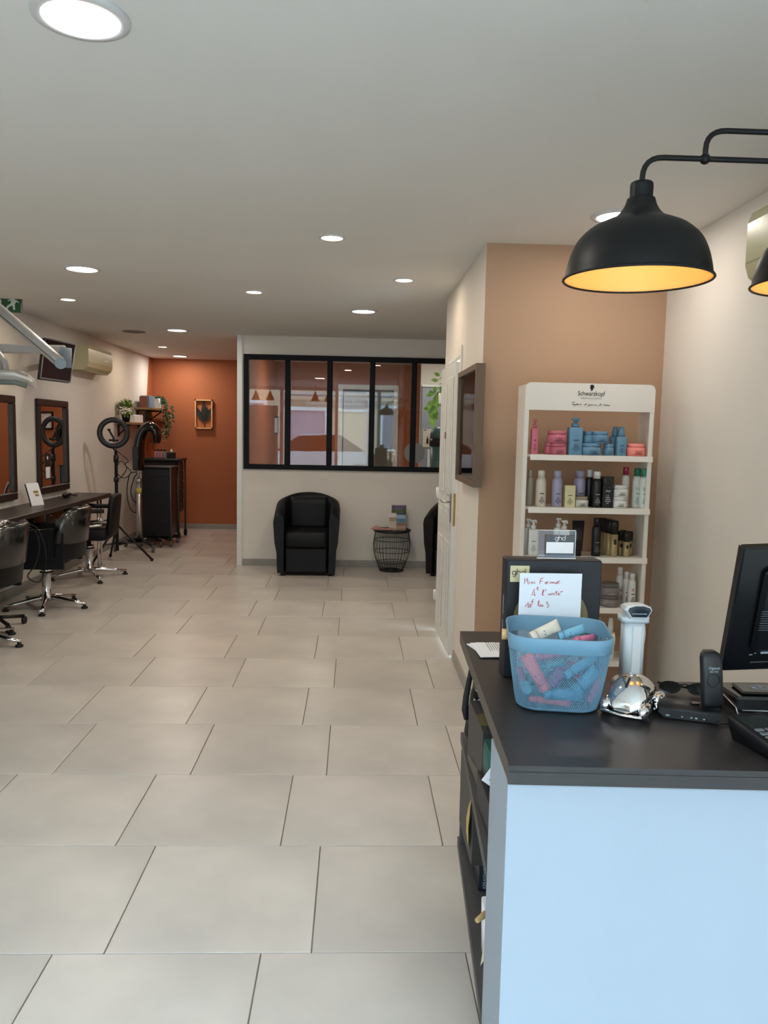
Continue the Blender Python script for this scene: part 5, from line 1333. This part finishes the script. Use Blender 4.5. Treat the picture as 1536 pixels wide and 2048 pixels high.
# handwritten sign
sy_ = 1.925
a, b = PY(1040, 1146, sy_), PY(1161, 1222, sy_)
t = thing('handwritten_sign', 'white card with red handwritten prices standing in the back of the blue basket', 'sign', ((a.x + b.x) / 2, sy_, Z0 + .12))
ob('card', G().box(a.x, b.x, sy_, sy_ + .0015, Z0 + .02, a.z), mat('bright_card', (226, 234, 244), .7), t, True)
HW = [[(205, 300), (215, 185), (245, 250), (270, 180), (292, 318)], [(320, 262), (325, 302)], [(318, 240), (321, 243)], [(360, 302), (362, 262), (385, 260), (398, 302)], [(430, 262), (432, 302)], [(430, 244), (433, 247)],
      [(545, 302), (552, 230), (562, 200), (618, 172)], [(545, 255), (608, 243)],
      [(690, 268), (668, 266), (655, 288), (672, 306), (692, 290), (695, 262), (700, 290), (714, 304)], [(700, 262), (738, 262)],
      [(770, 302), (773, 275), (800, 260)], [(808, 300), (813, 270), (832, 266), (838, 300), (842, 272), (862, 268), (870, 300)],
      [(918, 270), (898, 272), (888, 292), (902, 304), (918, 285), (920, 268), (924, 300), (936, 302)], [(950, 236), (952, 285), (976, 302)], [(932, 262), (990, 245)],
      [(432, 412), (400, 480), (362, 552), (442, 545)], [(425, 478), (436, 572)],
      [(515, 372), (492, 392), (488, 425), (500, 445), (518, 440)], [(472, 405), (512, 400)],
      [(588, 545), (615, 500), (640, 445), (628, 430), (608, 465), (600, 520), (612, 552), (638, 548)], [(682, 428), (668, 462)],
      [(732, 512), (738, 545), (765, 548), (776, 512), (780, 550)], [(798, 550), (803, 515), (828, 512), (838, 550)], [(860, 515), (865, 550)], [(858, 496), (862, 499)],
      [(912, 462), (902, 530), (918, 552)], [(886, 492), (935, 480)], [(940, 530), (972, 520), (965, 502), (945, 520), (950, 548), (988, 545)], [(992, 488), (1048, 462)],
      [(218, 808), (255, 760), (290, 705), (290, 832)], [(338, 742), (318, 775), (325, 822), (350, 800), (358, 758), (338, 742)],
      [(412, 645), (380, 665), (372, 705), (390, 740)], [(352, 702), (400, 690)],
      [(495, 765), (535, 700), (528, 662), (508, 700), (512, 790), (538, 795)], [(540, 780), (568, 765), (560, 750), (545, 775), (555, 798), (580, 795)], [(578, 795), (600, 755), (608, 790), (590, 800), (628, 785)],
      [(680, 712), (712, 705), (718, 725), (695, 748), (735, 765), (742, 800), (715, 822), (692, 805)]]
strokes('handwriting', HW, lambda x, y: PY(1030 + x * .0911, 1140 + y * .0911, sy_ - .0006), .0008, RED, t)

# ---- blue perforated basket
BLUE = mat('blue_enamel', (104, 144, 168), .45, noise=.02, nscale=8)
bc = Vector((.476, 1.775, Z0)); BW0, BD0, BW1, BD1, BH = .178, .150, .232, .225, .178
brz = R(-9)
t = thing('mesh_basket', 'sky blue perforated basket with wooden handle pegs full of mini tubes', 'basket', bc, brz)
def bring(u, n=10, ins=0.0):
    """ring at height fraction u"""
    k = u ** .75
    w_ = BW0 + (BW1 - BW0) * k - 2 * ins; d_ = BD0 + (BD1 - BD0) * k - 2 * ins
    return rring(w_, d_, .045 + .01 * u, n, u * BH)
def bdip(p, u):
    # the rim dips a little over the handle pegs' sides
    return p
def bpt(s_, u, ins=0.0):
    r = bring(max(u, 0), 10, ins); n = len(r)
    L = [0]
    for i in range(n): L.append(L[-1] + (r[(i + 1) % n] - r[i]).length)
    d = (s_ % 1) * L[-1]
    for i in range(n):
        if L[i + 1] >= d:
            k = (d - L[i]) / max(1e-9, L[i + 1] - L[i]); return r[i].lerp(r[(i + 1) % n], k)
    return r[0]
NU, NV = 256, 44
uh0, uh1 = .035, .82
rows = []
for j in range(NV + 1):
    u = uh0 + (uh1 - uh0) * j / NV
    r = bring(u); n = len(r); L = [0]
    for i in range(n): L.append(L[-1] + (r[(i + 1) % n] - r[i]).length)
    row = []; i = 0
    for m_ in range(NU):
        d = L[-1] * m_ / NU
        while L[i + 1] < d: i += 1
        row.append(r[i].lerp(r[(i + 1) % n], (d - L[i]) / max(1e-9, L[i + 1] - L[i])))
    rows.append(row)
g = G()
g.add([p for row in rows for p in row], [])
for j in range(1, NV):
    for i in range(NU):
        if (i + j) % 2: continue
        cs = [j * NU + (i - 1) % NU, (j - 1) * NU + i, j * NU + (i + 1) % NU, (j + 1) * NU + i]
        cc = sum((g.v[q_] for q_ in cs), Vector()) / 4
        b0 = len(g.v); g.v += [cc + (g.v[q_] - cc) * .80 for q_ in cs]
        for k in range(4):
            k2 = (k + 1) % 4; g.f.append([cs[k], cs[k2], b0 + k2, b0 + k]); g.sm.append(False)
pm = ob('perforated_wall', g, BLUE, t, kind='stuff')
md = pm.modifiers.new('thick', 'SOLIDIFY'); md.thickness = .0009; md.offset = 0
# bottom bowl
g = G().loft([bring(.06), bring(.035), [Vector((p.x * .97, p.y * .97, .002)) for p in bring(.005)], [Vector((p.x * .90, p.y * .90, .0005)) for p in bring(0)]], False)
g.add([Vector((p.x * .90, p.y * .90, .0005)) for p in bring(0)], [tuple(range(44))])
ob('base', g, BLUE, t)
g = G(); rings = []
uh1 = .80
for u, ins in ((uh1, 0), (uh1 + .01, -.0015), (.99, -.002), (1.0, -.001), (1.0, .002), (.985, .002), (uh1, .001)):
    r = bring(u, 10, ins)
    rings.append([Vector((p.x, p.y, p.z - (.010 * max(0, 1 - ((p.y + .0) / .07) ** 2) if abs(p.x) > BW1 * .36 and abs(p.y) < .07 else 0))) for p in r])
ob('rim_band', G().loft(rings, False), BLUE, t)
for sx in (-1, 1):
    h_ = ob('handle_peg', G().tube([(sx * (BW1 / 2 - .002), 0, BH * .93 - .01), (sx * (BW1 / 2 + .012), 0, BH * .93 - .01)], .0125, 18), PINE, t)
    ob('peg_screw', G().tube([(sx * (BW1 / 2 - .006), 0, BH * .93 - .01), (sx * (BW1 / 2 - .002), 0, BH * .93 - .01)], .003, 8), STEEL, h_)

# ---- mini tubes in the basket: ends read at the depth of the basket's front half
TC = {'coral': (236, 120, 124), 'pink': (214, 120, 150), 'blue': (92, 160, 196), 'sky': (120, 180, 206), 'cream': (222, 214, 198), 'lilac': (160, 150, 206), 'mauve': (170, 110, 150), 'teal': (104, 164, 178), 'beige': (206, 190, 160)}
def mini(a, b, w_, cn, label, txt=None):
    """a = cap end, b = crimped end"""
    a, b = Vector(a), Vector(b); d = b - a; L = d.length
    L = max(L, .05); d.normalize()
    sd = d.cross(Vector((0, 1, 0)))
    sd = sd.normalized() if sd.length > .2 else Vector((1, 0, 0))
    n_ = sd.cross(d)
    t = thing('mini_tube', label, 'tube', a, 0, 'mini tubes in the blue basket')
    def ring(s_, ru, rv): return [d * (s_ * L) + sd * (ru * math.cos(q)) + n_ * (rv * math.sin(q)) for q in [2 * PI * k / 16 for k in range(16)]]
    r = w_ / 2
    m = mat('tube_' + cn, TC[cn], .35, noise=.04, nscale=40)
    ob('body', G().loft([ring(.2, r * .94, r * .94), ring(.5, r * .98, r * .8), ring(.85, r * 1.05, r * .35), ring(1, r * 1.08, r * .08)]), m, t)
    ob('cap', G().loft([ring(0, r * .8, r * .8), ring(.01, r * .86, r * .86), ring(.19, r * .9, r * .9)]), m, t)
    g = G()
    for k in range(3):
        p0 = d * (L * (.42 + .1 * k)) - n_ * 0
        for s_ in (-1, 1): g.add([p0 - sd * r * .45 + n_ * s_ * r * (.80 - .22 * k), p0 + sd * r * .45 + n_ * s_ * r * (.80 - .22 * k), p0 + sd * r * .45 + d * .002 + n_ * s_ * r * (.80 - .22 * k), p0 - sd * r * .45 + d * .002 + n_ * s_ * r * (.80 - .22 * k)], [(0, 1, 2, 3)])
    ob('label_print', g, mat('faint_print', tuple(int(v * .55) for v in TC[cn]) if cn in ('cream',) else (70, 90, 120), .5), t)
    return t
def T(x0, y0, Y0, x1, y1, Y1, w_px, cn, label):
    mini(PY(x0, y0, Y0), PY(x1, y1, Y1), w_px * 1.72 / CF, cn, label)
T(1091, 1381, 1.715, 1051, 1309, 1.735, 26, 'coral', 'coral tube slanting down at the left of the basket front')
T(1072, 1315, 1.78, 1127, 1304, 1.77, 17, 'pink', 'pink tube lying level near the top left of the basket')
T(1078, 1334, 1.79, 1132, 1325, 1.80, 14, 'teal', 'teal tube under the level pink tube')
T(1130, 1352, 1.725, 1196, 1308, 1.74, 20, 'blue', 'blue tube rising to the right in the middle of the basket')
T(1150, 1382, 1.73, 1196, 1338, 1.735, 30, 'blue', 'wide blue tube at the right, above the lowest ones')
T(1087, 1388, 1.722, 1166, 1391, 1.722, 24, 'blue', 'blue tube lying level along the basket bottom')
T(1176, 1404, 1.735, 1205, 1356, 1.75, 16, 'pink', 'slim pink tube at the right end of the basket')
T(1054, 1379, 1.735, 1048, 1362, 1.80, 24, 'sky', 'blue tube pointing its round cap to the front at the lower left')
T(1058, 1397, 1.74, 1140, 1406, 1.725, 15, 'coral', 'coral tube on the basket floor')
T(1194, 1394, 1.76, 1196, 1375, 1.80, 18, 'lilac', 'lilac tube with round cap at the lower right')
T(1100, 1372, 1.79, 1120, 1345, 1.80, 30, 'mauve', 'mauve tube in the centre behind the blue ones')
T(1062, 1275, 1.79, 1118, 1249, 1.80, 26, 'cream', 'cream tube sticking out at the top of the basket')
T(1117, 1273, 1.80, 1168, 1257, 1.80, 20, 'sky', 'blue and white tube lying on top beside the cream one')
T(1158, 1300, 1.79, 1176, 1318, 1.79, 18, 'beige', 'beige tube under the rim at the right')
T(1150, 1280, 1.77, 1190, 1274, 1.80, 14, 'pink', 'pink tube just under the right side of the rim')
T(1048, 1300, 1.80, 1100, 1290, 1.83, 20, 'teal', 'teal tube under the rim at the back left')
T(1110, 1300, 1.83, 1160, 1290, 1.84, 22, 'teal', 'teal tube under the rim at the back centre')
T(1190, 1330, 1.80, 1196, 1290, 1.83, 18, 'blue', 'blue tube upright at the back right')
T(1110, 1335, 1.83, 1170, 1330, 1.84, 22, 'mauve', 'mauve tube deep in the middle of the basket')
T(1060, 1355, 1.82, 1110, 1350, 1.85, 22, 'teal', 'teal tube deep at the left of the basket')
T(1150, 1360, 1.83, 1200, 1352, 1.84, 22, 'pink', 'pink tube deep at the right of the basket')
T(1040, 1335, 1.80, 1046, 1372, 1.80, 16, 'pink', 'pink tube pressed against the left side of the basket')
T(1110, 1398, 1.80, 1170, 1400, 1.80, 18, 'lilac', 'lilac tube on the basket floor at the back')

# ---- business cards
g = PZ(985, 1290, CZ)
t = thing('business_cards', 'fanned stack of white printed cards beside the black box', 'cards', (.40, 2.22, Z0))
for k, (dx, dy_, a) in enumerate(((-.018, .035, 14), (-.008, .03, 9), (-.012, .0, 3), (0, 0, 0))):
    M = Matrix.Translation((.0 + dx - .01, dy_ - .02, .0012 + .0012 * k)) @ RZ(R(a))
    c_ = ob('card', G().cbox((.02, 0, 0), (.09, .085 if k < 2 else .15, .001)).xf(M), PAPER, t)
g = G()
for k in range(7): g.cbox((-.005 + k * .007, .01, .0056), (.0012, .10 - .012 * (k % 3), .0004))
ob('print', g, INK, t)

# ---- barcode scanner on stand
WS = mat('pale_grey_plastic', (206, 214, 218), .4, noise=.02)
sx_, sy2 = .699, 1.905
t = thing('barcode_scanner', 'white handheld barcode scanner resting upright in its stand', 'scanner', (sx_, sy2, Z0))
ob('stand_base', G().loft([[Vector((p.x * s_, p.y * s_, zz)) for p in rring(.088, .085, .038, 6)] for zz, s_ in ((0, 1), (.008, 1), (.016, .86), (.02, .6))]), mat('warm_grey_plastic', (190, 184, 174), .4), t)
tz_ = PY(1264, 1232, sy2).z - Z0
ob('column', G().loft([[Vector((p.x * s_, p.y * s_, zz)) for p in rring(.052, .045, .012, 4)] for zz, s_ in ((.015, 1.0), (tz_ - .012, 1.0))]), WS, t)
ob('column_ridge', G().box(-.008, .014, -.026, -.0225, .02, tz_ - .02, .001), WPLASTIC, t)
ob('cradle_collar', G().loft([[Vector((p.x, p.y, zz)) for p in rring(.070, .055, .015, 4)] for zz in (tz_ - .012, tz_ + .002)]), WS, t)
ob('neck', G().box(-.012, .012, -.02, .015, tz_, tz_ + .018, .003), WPLASTIC, t)
hz_ = PY(1265, 1218, sy2).z - Z0
g = G(); rings = []
for yy, s_ in ((-.040, .90), (-.032, 1.0), (.0, .92), (.04, .6)):
    pts = [(-.034, .004), (-.030, .013), (-.012, .019), (.012, .019), (.030, .013), (.034, .004), (.022, -.016), (-.022, -.016)]
    rings.append([Vector((x * s_, yy, hz_ + z_ * s_ + (.0 if yy < 0 else -.1 * yy))) for x, z_ in pts])
ob('scan_head', G().loft(rings[::-1], True, False), WS, t)
ob('scan_window', G().prism([(x * .84, z_ * .78 + .001) for x, z_ in pts], 0, .0012, basis((0, -.0401, hz_), (1, 0, 0), (0, 0, 1))), mat('dark_window', (34, 42, 50), .12), t)
ob('lens_row', G().box(-.018, .018, -.0419, -.0413, hz_ - .004, hz_ - .002), mat('grey_print', (150, 160, 170)), t)
ob('cable', G().tube([(.03, .01, tz_), (.036, .012, tz_ - .05), (.03, .015, tz_ - .12), (.028, .01, .03)], .0022, 6), WPLASTIC, t)

# ---- chrome toy car money box
cr_ = Vector((.607, 1.675, 0)); hd_ = Vector((.62, .78, 0)).normalized(); sdv = Vector((hd_.y, -hd_.x, 0))
t = thing('money_box_car', 'chrome toy car money box with a coin slot in the roof', 'money box', (cr_.x + hd_.x * .055, cr_.y + hd_.y * .055, Z0), math.atan2(hd_.y, hd_.x) - 0)
t.scale = (1.3, 1.35, 1.22)
CH2 = mat('polished_chrome', (232, 232, 232), .06, 1, noise=.01)
# local: +x = car's front
rings = []
for x, w_, zb, zt_ in ((-.058, .014, .014, .022), (-.055, .022, .012, .034), (-.044, .029, .011, .056), (-.026, .033, .011, .070), (-.002, .034, .011, .074), (.018, .032, .011, .067), (.032, .028, .011, .048), (.048, .022, .012, .038), (.060, .014, .014, .026)):
    rings.append([Vector((x, w_ * math.cos(q) * (1 if math.sin(q) < .2 else 1 - .12 * math.sin(q)), (zb + zt_) / 2 + (zt_ - zb) / 2 * math.sin(q))) for q in [2 * PI * k / 20 for k in range(20)]])
bd = ob('body', G().loft(rings), CH2, t)
ob('coin_slot', G().cbox((-.035, 0, .0635), (.022, .0035, .0022), RY(R(-35)).to_3x3()), INK, bd)
for x in (-.038, .040):
    for y in (-.031, .031):
        ob('fender', G().ball((x, y, .018), (.021, .0105, .016), 16, 10), CH2, t)
        ob('wheel', G().tube([(x + .0, y * 1.08 - .006, .0115), (x, y * 1.08 + .006, .0115)], .0115, 16), mat('grey_rubber', (40, 42, 46), .4), t)
ob('bumper', G().tube([(-.062, -.034, .013), (-.066, 0, .012), (-.062, .034, .013)], .003, 8), CH2, t)
ob('bumper', G().tube([(.064, -.03, .013), (.067, 0, .012), (.064, .03, .013)], .003, 8), CH2, t)
ob('running_board', G().box(-.03, .035, -.036, .036, .008, .012), CH2, t)

# ---- cordless phone in its cradle (seen from behind)
PB = mat('soft_black_plastic', (13, 16, 19), .42, noise=.04, nscale=30)
a = PZ(1320, 1428, CZ); b = PZ(1446, 1448, CZ)
t = thing('cordless_phone_base', 'black phone cradle in front of the monitor', 'phone cradle', ((a.x + b.x) / 2, (a.y + b.y) / 2 + .015, Z0), R(-20))
rings = []
for y, h_ in ((-.036, .022), (-.026, .030), (.0, .034), (.036, .026)):
    rings.append([Vector((p.x * (1 - .0 * y), y, p.y)) for p in [Vector((-.052, .003)), Vector((.048, .003)), Vector((.066, .016)), Vector((.064, h_ * .95)), Vector((.0, h_)), Vector((-.062, h_ * .98)), Vector((-.066, h_ * .72))]])
ob('cradle', G().loft(rings), PB, t)
ob('button', G().lathe([(.010, 0), (.009, .001), (.001, .001)], (.012, -.006, .0335), 18, None, False), BLACKGLOSS, t)
g = G()
for x, w_ in ((-.045, .008), (-.015, .003), (.004, .004), (.014, .005), (.03, .004)): g.box(x - w_ / 2, x + w_ / 2, -.0372, -.036, .008, .011)
ob('port_icons', g, mat('grey_print', (150, 160, 170)), t, kind='stuff')
ob('socket', G().box(-.055, -.040, -.037, -.035, .010, .019).box(.026, .038, -.037, -.035, .010, .019), INK, t)
ob('cable', G().tube([(.03, -.035, .008), (.06, -.04, .004), (.10, -.02, .003), (.16, .02, .003)], .002, 6), RUBBER, t)
hb = PY(1424, 1425, 1.645); ht = PY(1415, 1302, 1.655)
t = thing('cordless_handset', 'black cordless phone handset standing upright in the cradle', 'phone', (hb.x, 1.648, Z0 + .036))
hh = ht.z - (Z0 + .036)
rings = []
for k, (zz, s_, yo) in enumerate(((0, .92, 0), (.01, 1, 0), (.3, 1, 0), (.65, 1, .002), (.88, .98, .005), (.96, .86, .008), (1.0, .55, .012))):
    rings.append([Vector((p.x * s_ - .008 * zz, p.y * (1 if zz < .9 else .8) + yo, zz * hh if zz > .01 else zz)) for p in rring(.047, .022, .009, 4)])
ob('body', G().loft(rings), PB, t)
ring_pts = [(-.004 + .014 * math.cos(2 * PI * k / 28), -.0114, hh * .50 + .014 * math.sin(2 * PI * k / 28)) for k in range(28)]
ob('speaker_ring', G().tube(ring_pts, .0007, 5, closed=True), BLACKGLOSS, t)
text('lettering', 'Gigaset', .0085, basis((-.005, -.0112, hh * .73), (1, 0, 0), (0, 0, 1)), mat('grey_print', (150, 160, 170)), t)
text('lettering', 'AS 410', .0065, basis((-.005, -.0112, hh * .665), (1, 0, 0), (0, 0, 1)), mat('grey_print', (150, 160, 170)), t)

# ---- folded sunglasses behind the phone
a = PZ(1370, 1392, CZ)
t = thing('sunglasses', 'dark folded sunglasses lying left of the phone', 'sunglasses', (a.x, a.y + .01, Z0), R(-14))
SM = mat('smoked_lens_dark', (38, 36, 34), .08, noise=.02)
for sx in (-1, 1):
    ln = ob('lens', G().loft([[Vector((sx * .033 + .026 * s_ * math.cos(q), -.01 + .004 * math.cos(q) ** 2 + yo, .018 + .016 * s_ * math.sin(q))) for q in [2 * PI * k / 18 for k in range(18)]] for s_, yo in ((1, 0), (.98, .002))]), SM, t)
ob('bridge', G().tube([(-.01, -.01, .026), (0, -.011, .029), (.01, -.01, .026)], .002, 6), BLACKGLOSS, t)
for sx in (-1, 1):
    ob('temple', G().tube([(sx * .060, -.008, .026), (sx * .060, .006, .024), (-sx * .02, .016 + .004 * sx, .012), (-sx * .05, .018 + .004 * sx, .004)], .0022, 6), BLACKGLOSS, t)

# ---- monitor seen from behind, leaning towards the camera
BLc = PY(1440, 1337, 1.75)
TLc = PY(1483, 1092, 1.65)
up_ = (TLc - BLc); hgt = up_.length; up_n = up_.normalized()
ex = Vector((1, 0, 0)); ex = (ex - up_n * ex.dot(up_n)).normalized(); ex = (ex + Vector((0, -.02, 0))).normalized()
nn = ex.cross(up_n)
Mm = Matrix((ex, up_n, nn)).transposed().to_4x4(); Mm.translation = BLc
t = thing('monitor', 'black monitor seen from behind at the right edge of the counter', 'monitor', (BLc.x + .24, BLc.y, Z0))
MB_ = mat('blueblack_monitor', (9, 12, 16), .3, noise=.03)
g = G().box(0, .46, 0, hgt, -.012, .012, .004)
ob('back_shell', g.xf(Mm), MB_, t, True)
ob('bezel_edge', G().box(-.0015, .0, .002, hgt - .002, -.010, .010).xf(Mm), BLACKPLASTIC, t, True)
ob('rear_bulge', G().box(.05, .40, .06, hgt - .05, .012, .030, .012).xf(Mm), MB_, t, True)
g = G()
for k in range(9): g.box(.055, .10, .12 + k * .006, .122 + k * .006, .030, .0306)
ob('vent_slots', g.xf(Mm), mat('grey_vent', (70, 76, 84), .4), t, True)
ob('silver_line', G().box(.06, .30, .022, .025, .012, .0128).xf(Mm), STEEL, t, True)
g = G().box(.055, .062, .043, .045, .012, .0128).box(.066, .070, .047, .049, .012, .0128).box(.08, .10, .046, .051, .012, .0128)
ob('logo_marks', g.xf(Mm), mat('grey_print', (150, 160, 170)), t, True)
c = Mm @ Vector((.30, .06, -.01))
ob('stand_neck', G().tube([c, (c.x, c.y + .05, Z0 + .02)], .02, 12), MB_, t, True)
ob('stand_foot', G().box(c.x - .10, c.x + .10, c.y - .02, c.y + .14, Z0, Z0 + .012, .004), MB_, t, True)

# ---- receipt / contactless terminal behind
a = PZ(1478, 1437, CZ)
t = thing('contactless_terminal', 'glossy black terminal with chrome edge and contactless symbol under the monitor', 'terminal', (a.x + .06, a.y + .045, Z0), R(-4))
ob('body', G().loft([[Vector((x * s_, y * s_, zz)) for x, y in ((-.062, -.045), (.10, -.045), (.10, .06), (-.075, .06))] for zz, s_ in ((0, .94), (.012, 1), (.042, 1), (.048, .93))], True, False), BLACKGLOSS, t)
ob('chrome_edge', G().tube([(-.076, .06, .044), (-.064, -.046, .024), (-.060, -.048, .010), (-.05, -.048, .006), (.1, -.048, .006)], .0016, 8).tube([(-.05, -.0475, .018), (.1, -.0475, .018)], .001, 6), STEEL, t)
ob('reader_pad', G().box(-.045, .09, -.035, .035, .048, .056, .006), BLACKGLOSS, t)
g = G()
for r in (.004, .008, .012):
    g.tube([(.0 + r * math.cos(a_), r * math.sin(a_) * .8, .0566) for a_ in [-.9 + 1.8 * k / 8 for k in range(9)]], .0006, 4)
g.tube([(.004 + .020 * math.cos(2 * PI * k / 24), .013 * math.sin(2 * PI * k / 24), .0566) for k in range(24)], .0006, 4, closed=True)
g.box(-.012, -.002, -.004, .004, .0562, .0568)
ob('contactless_symbol', g, mat('grey_print', (150, 160, 170)), t)
a = PZ(1463, 1402, CZ)
g = G().prism([(-.03, .015), (.04, .015), (.035, -.05)], 0, .0008).xf(Matrix.Translation((a.x + .01, a.y + .0, Z0)))
solo('paper_corner', g, mat('grey_blue_paper', (120, 140, 146), .6), 'grey blue paper corner sticking out under the contactless terminal', 'paper')

# ---- card payment terminal with keypad
a = PZ(1470, 1470, CZ); b = PZ(1520, 1532, CZ)
t = thing('card_terminal', 'black card payment terminal with grey keypad and red key at the right edge', 'terminal', (a.x + .035, (a.y + b.y) / 2, Z0), R(12))
ob('body', G().loft([[Vector((p.x * s_, p.y * s_, zz + .12 * (p.y + .08) * (1 if zz > .005 else 0))) for p in rring(.092, .165, .012, 3)] for zz, s_ in ((0, .86), (.012, .98), (.024, 1), (.028, .94))], True, True), PB, t)
def topz(y): return .028 + .12 * (y + .08) + .0006
sl = math.atan(.12)
ob('screen', G().cbox((0, .042, topz(.042)), (.066, .046, .0012), RX(sl).to_3x3()), mat('dark_glass_screen', (40, 46, 46), .1), t)
GK = mat('grey_key', (96, 102, 106), .45); RK = mat('red_key', (200, 60, 56), .45); LK = mat('light_key', (150, 170, 180), .45)
for r_i in range(5):
    for c_i in range(3):
        y = .006 - r_i * .0155
        ob('key', G().cbox((-.024 + c_i * .024, y, topz(y) + .0012), (.019, .0105, .003), RX(sl).to_3x3(), .001), RK if (r_i == 3 and c_i == 0) else (LK if r_i == 4 else GK), t)
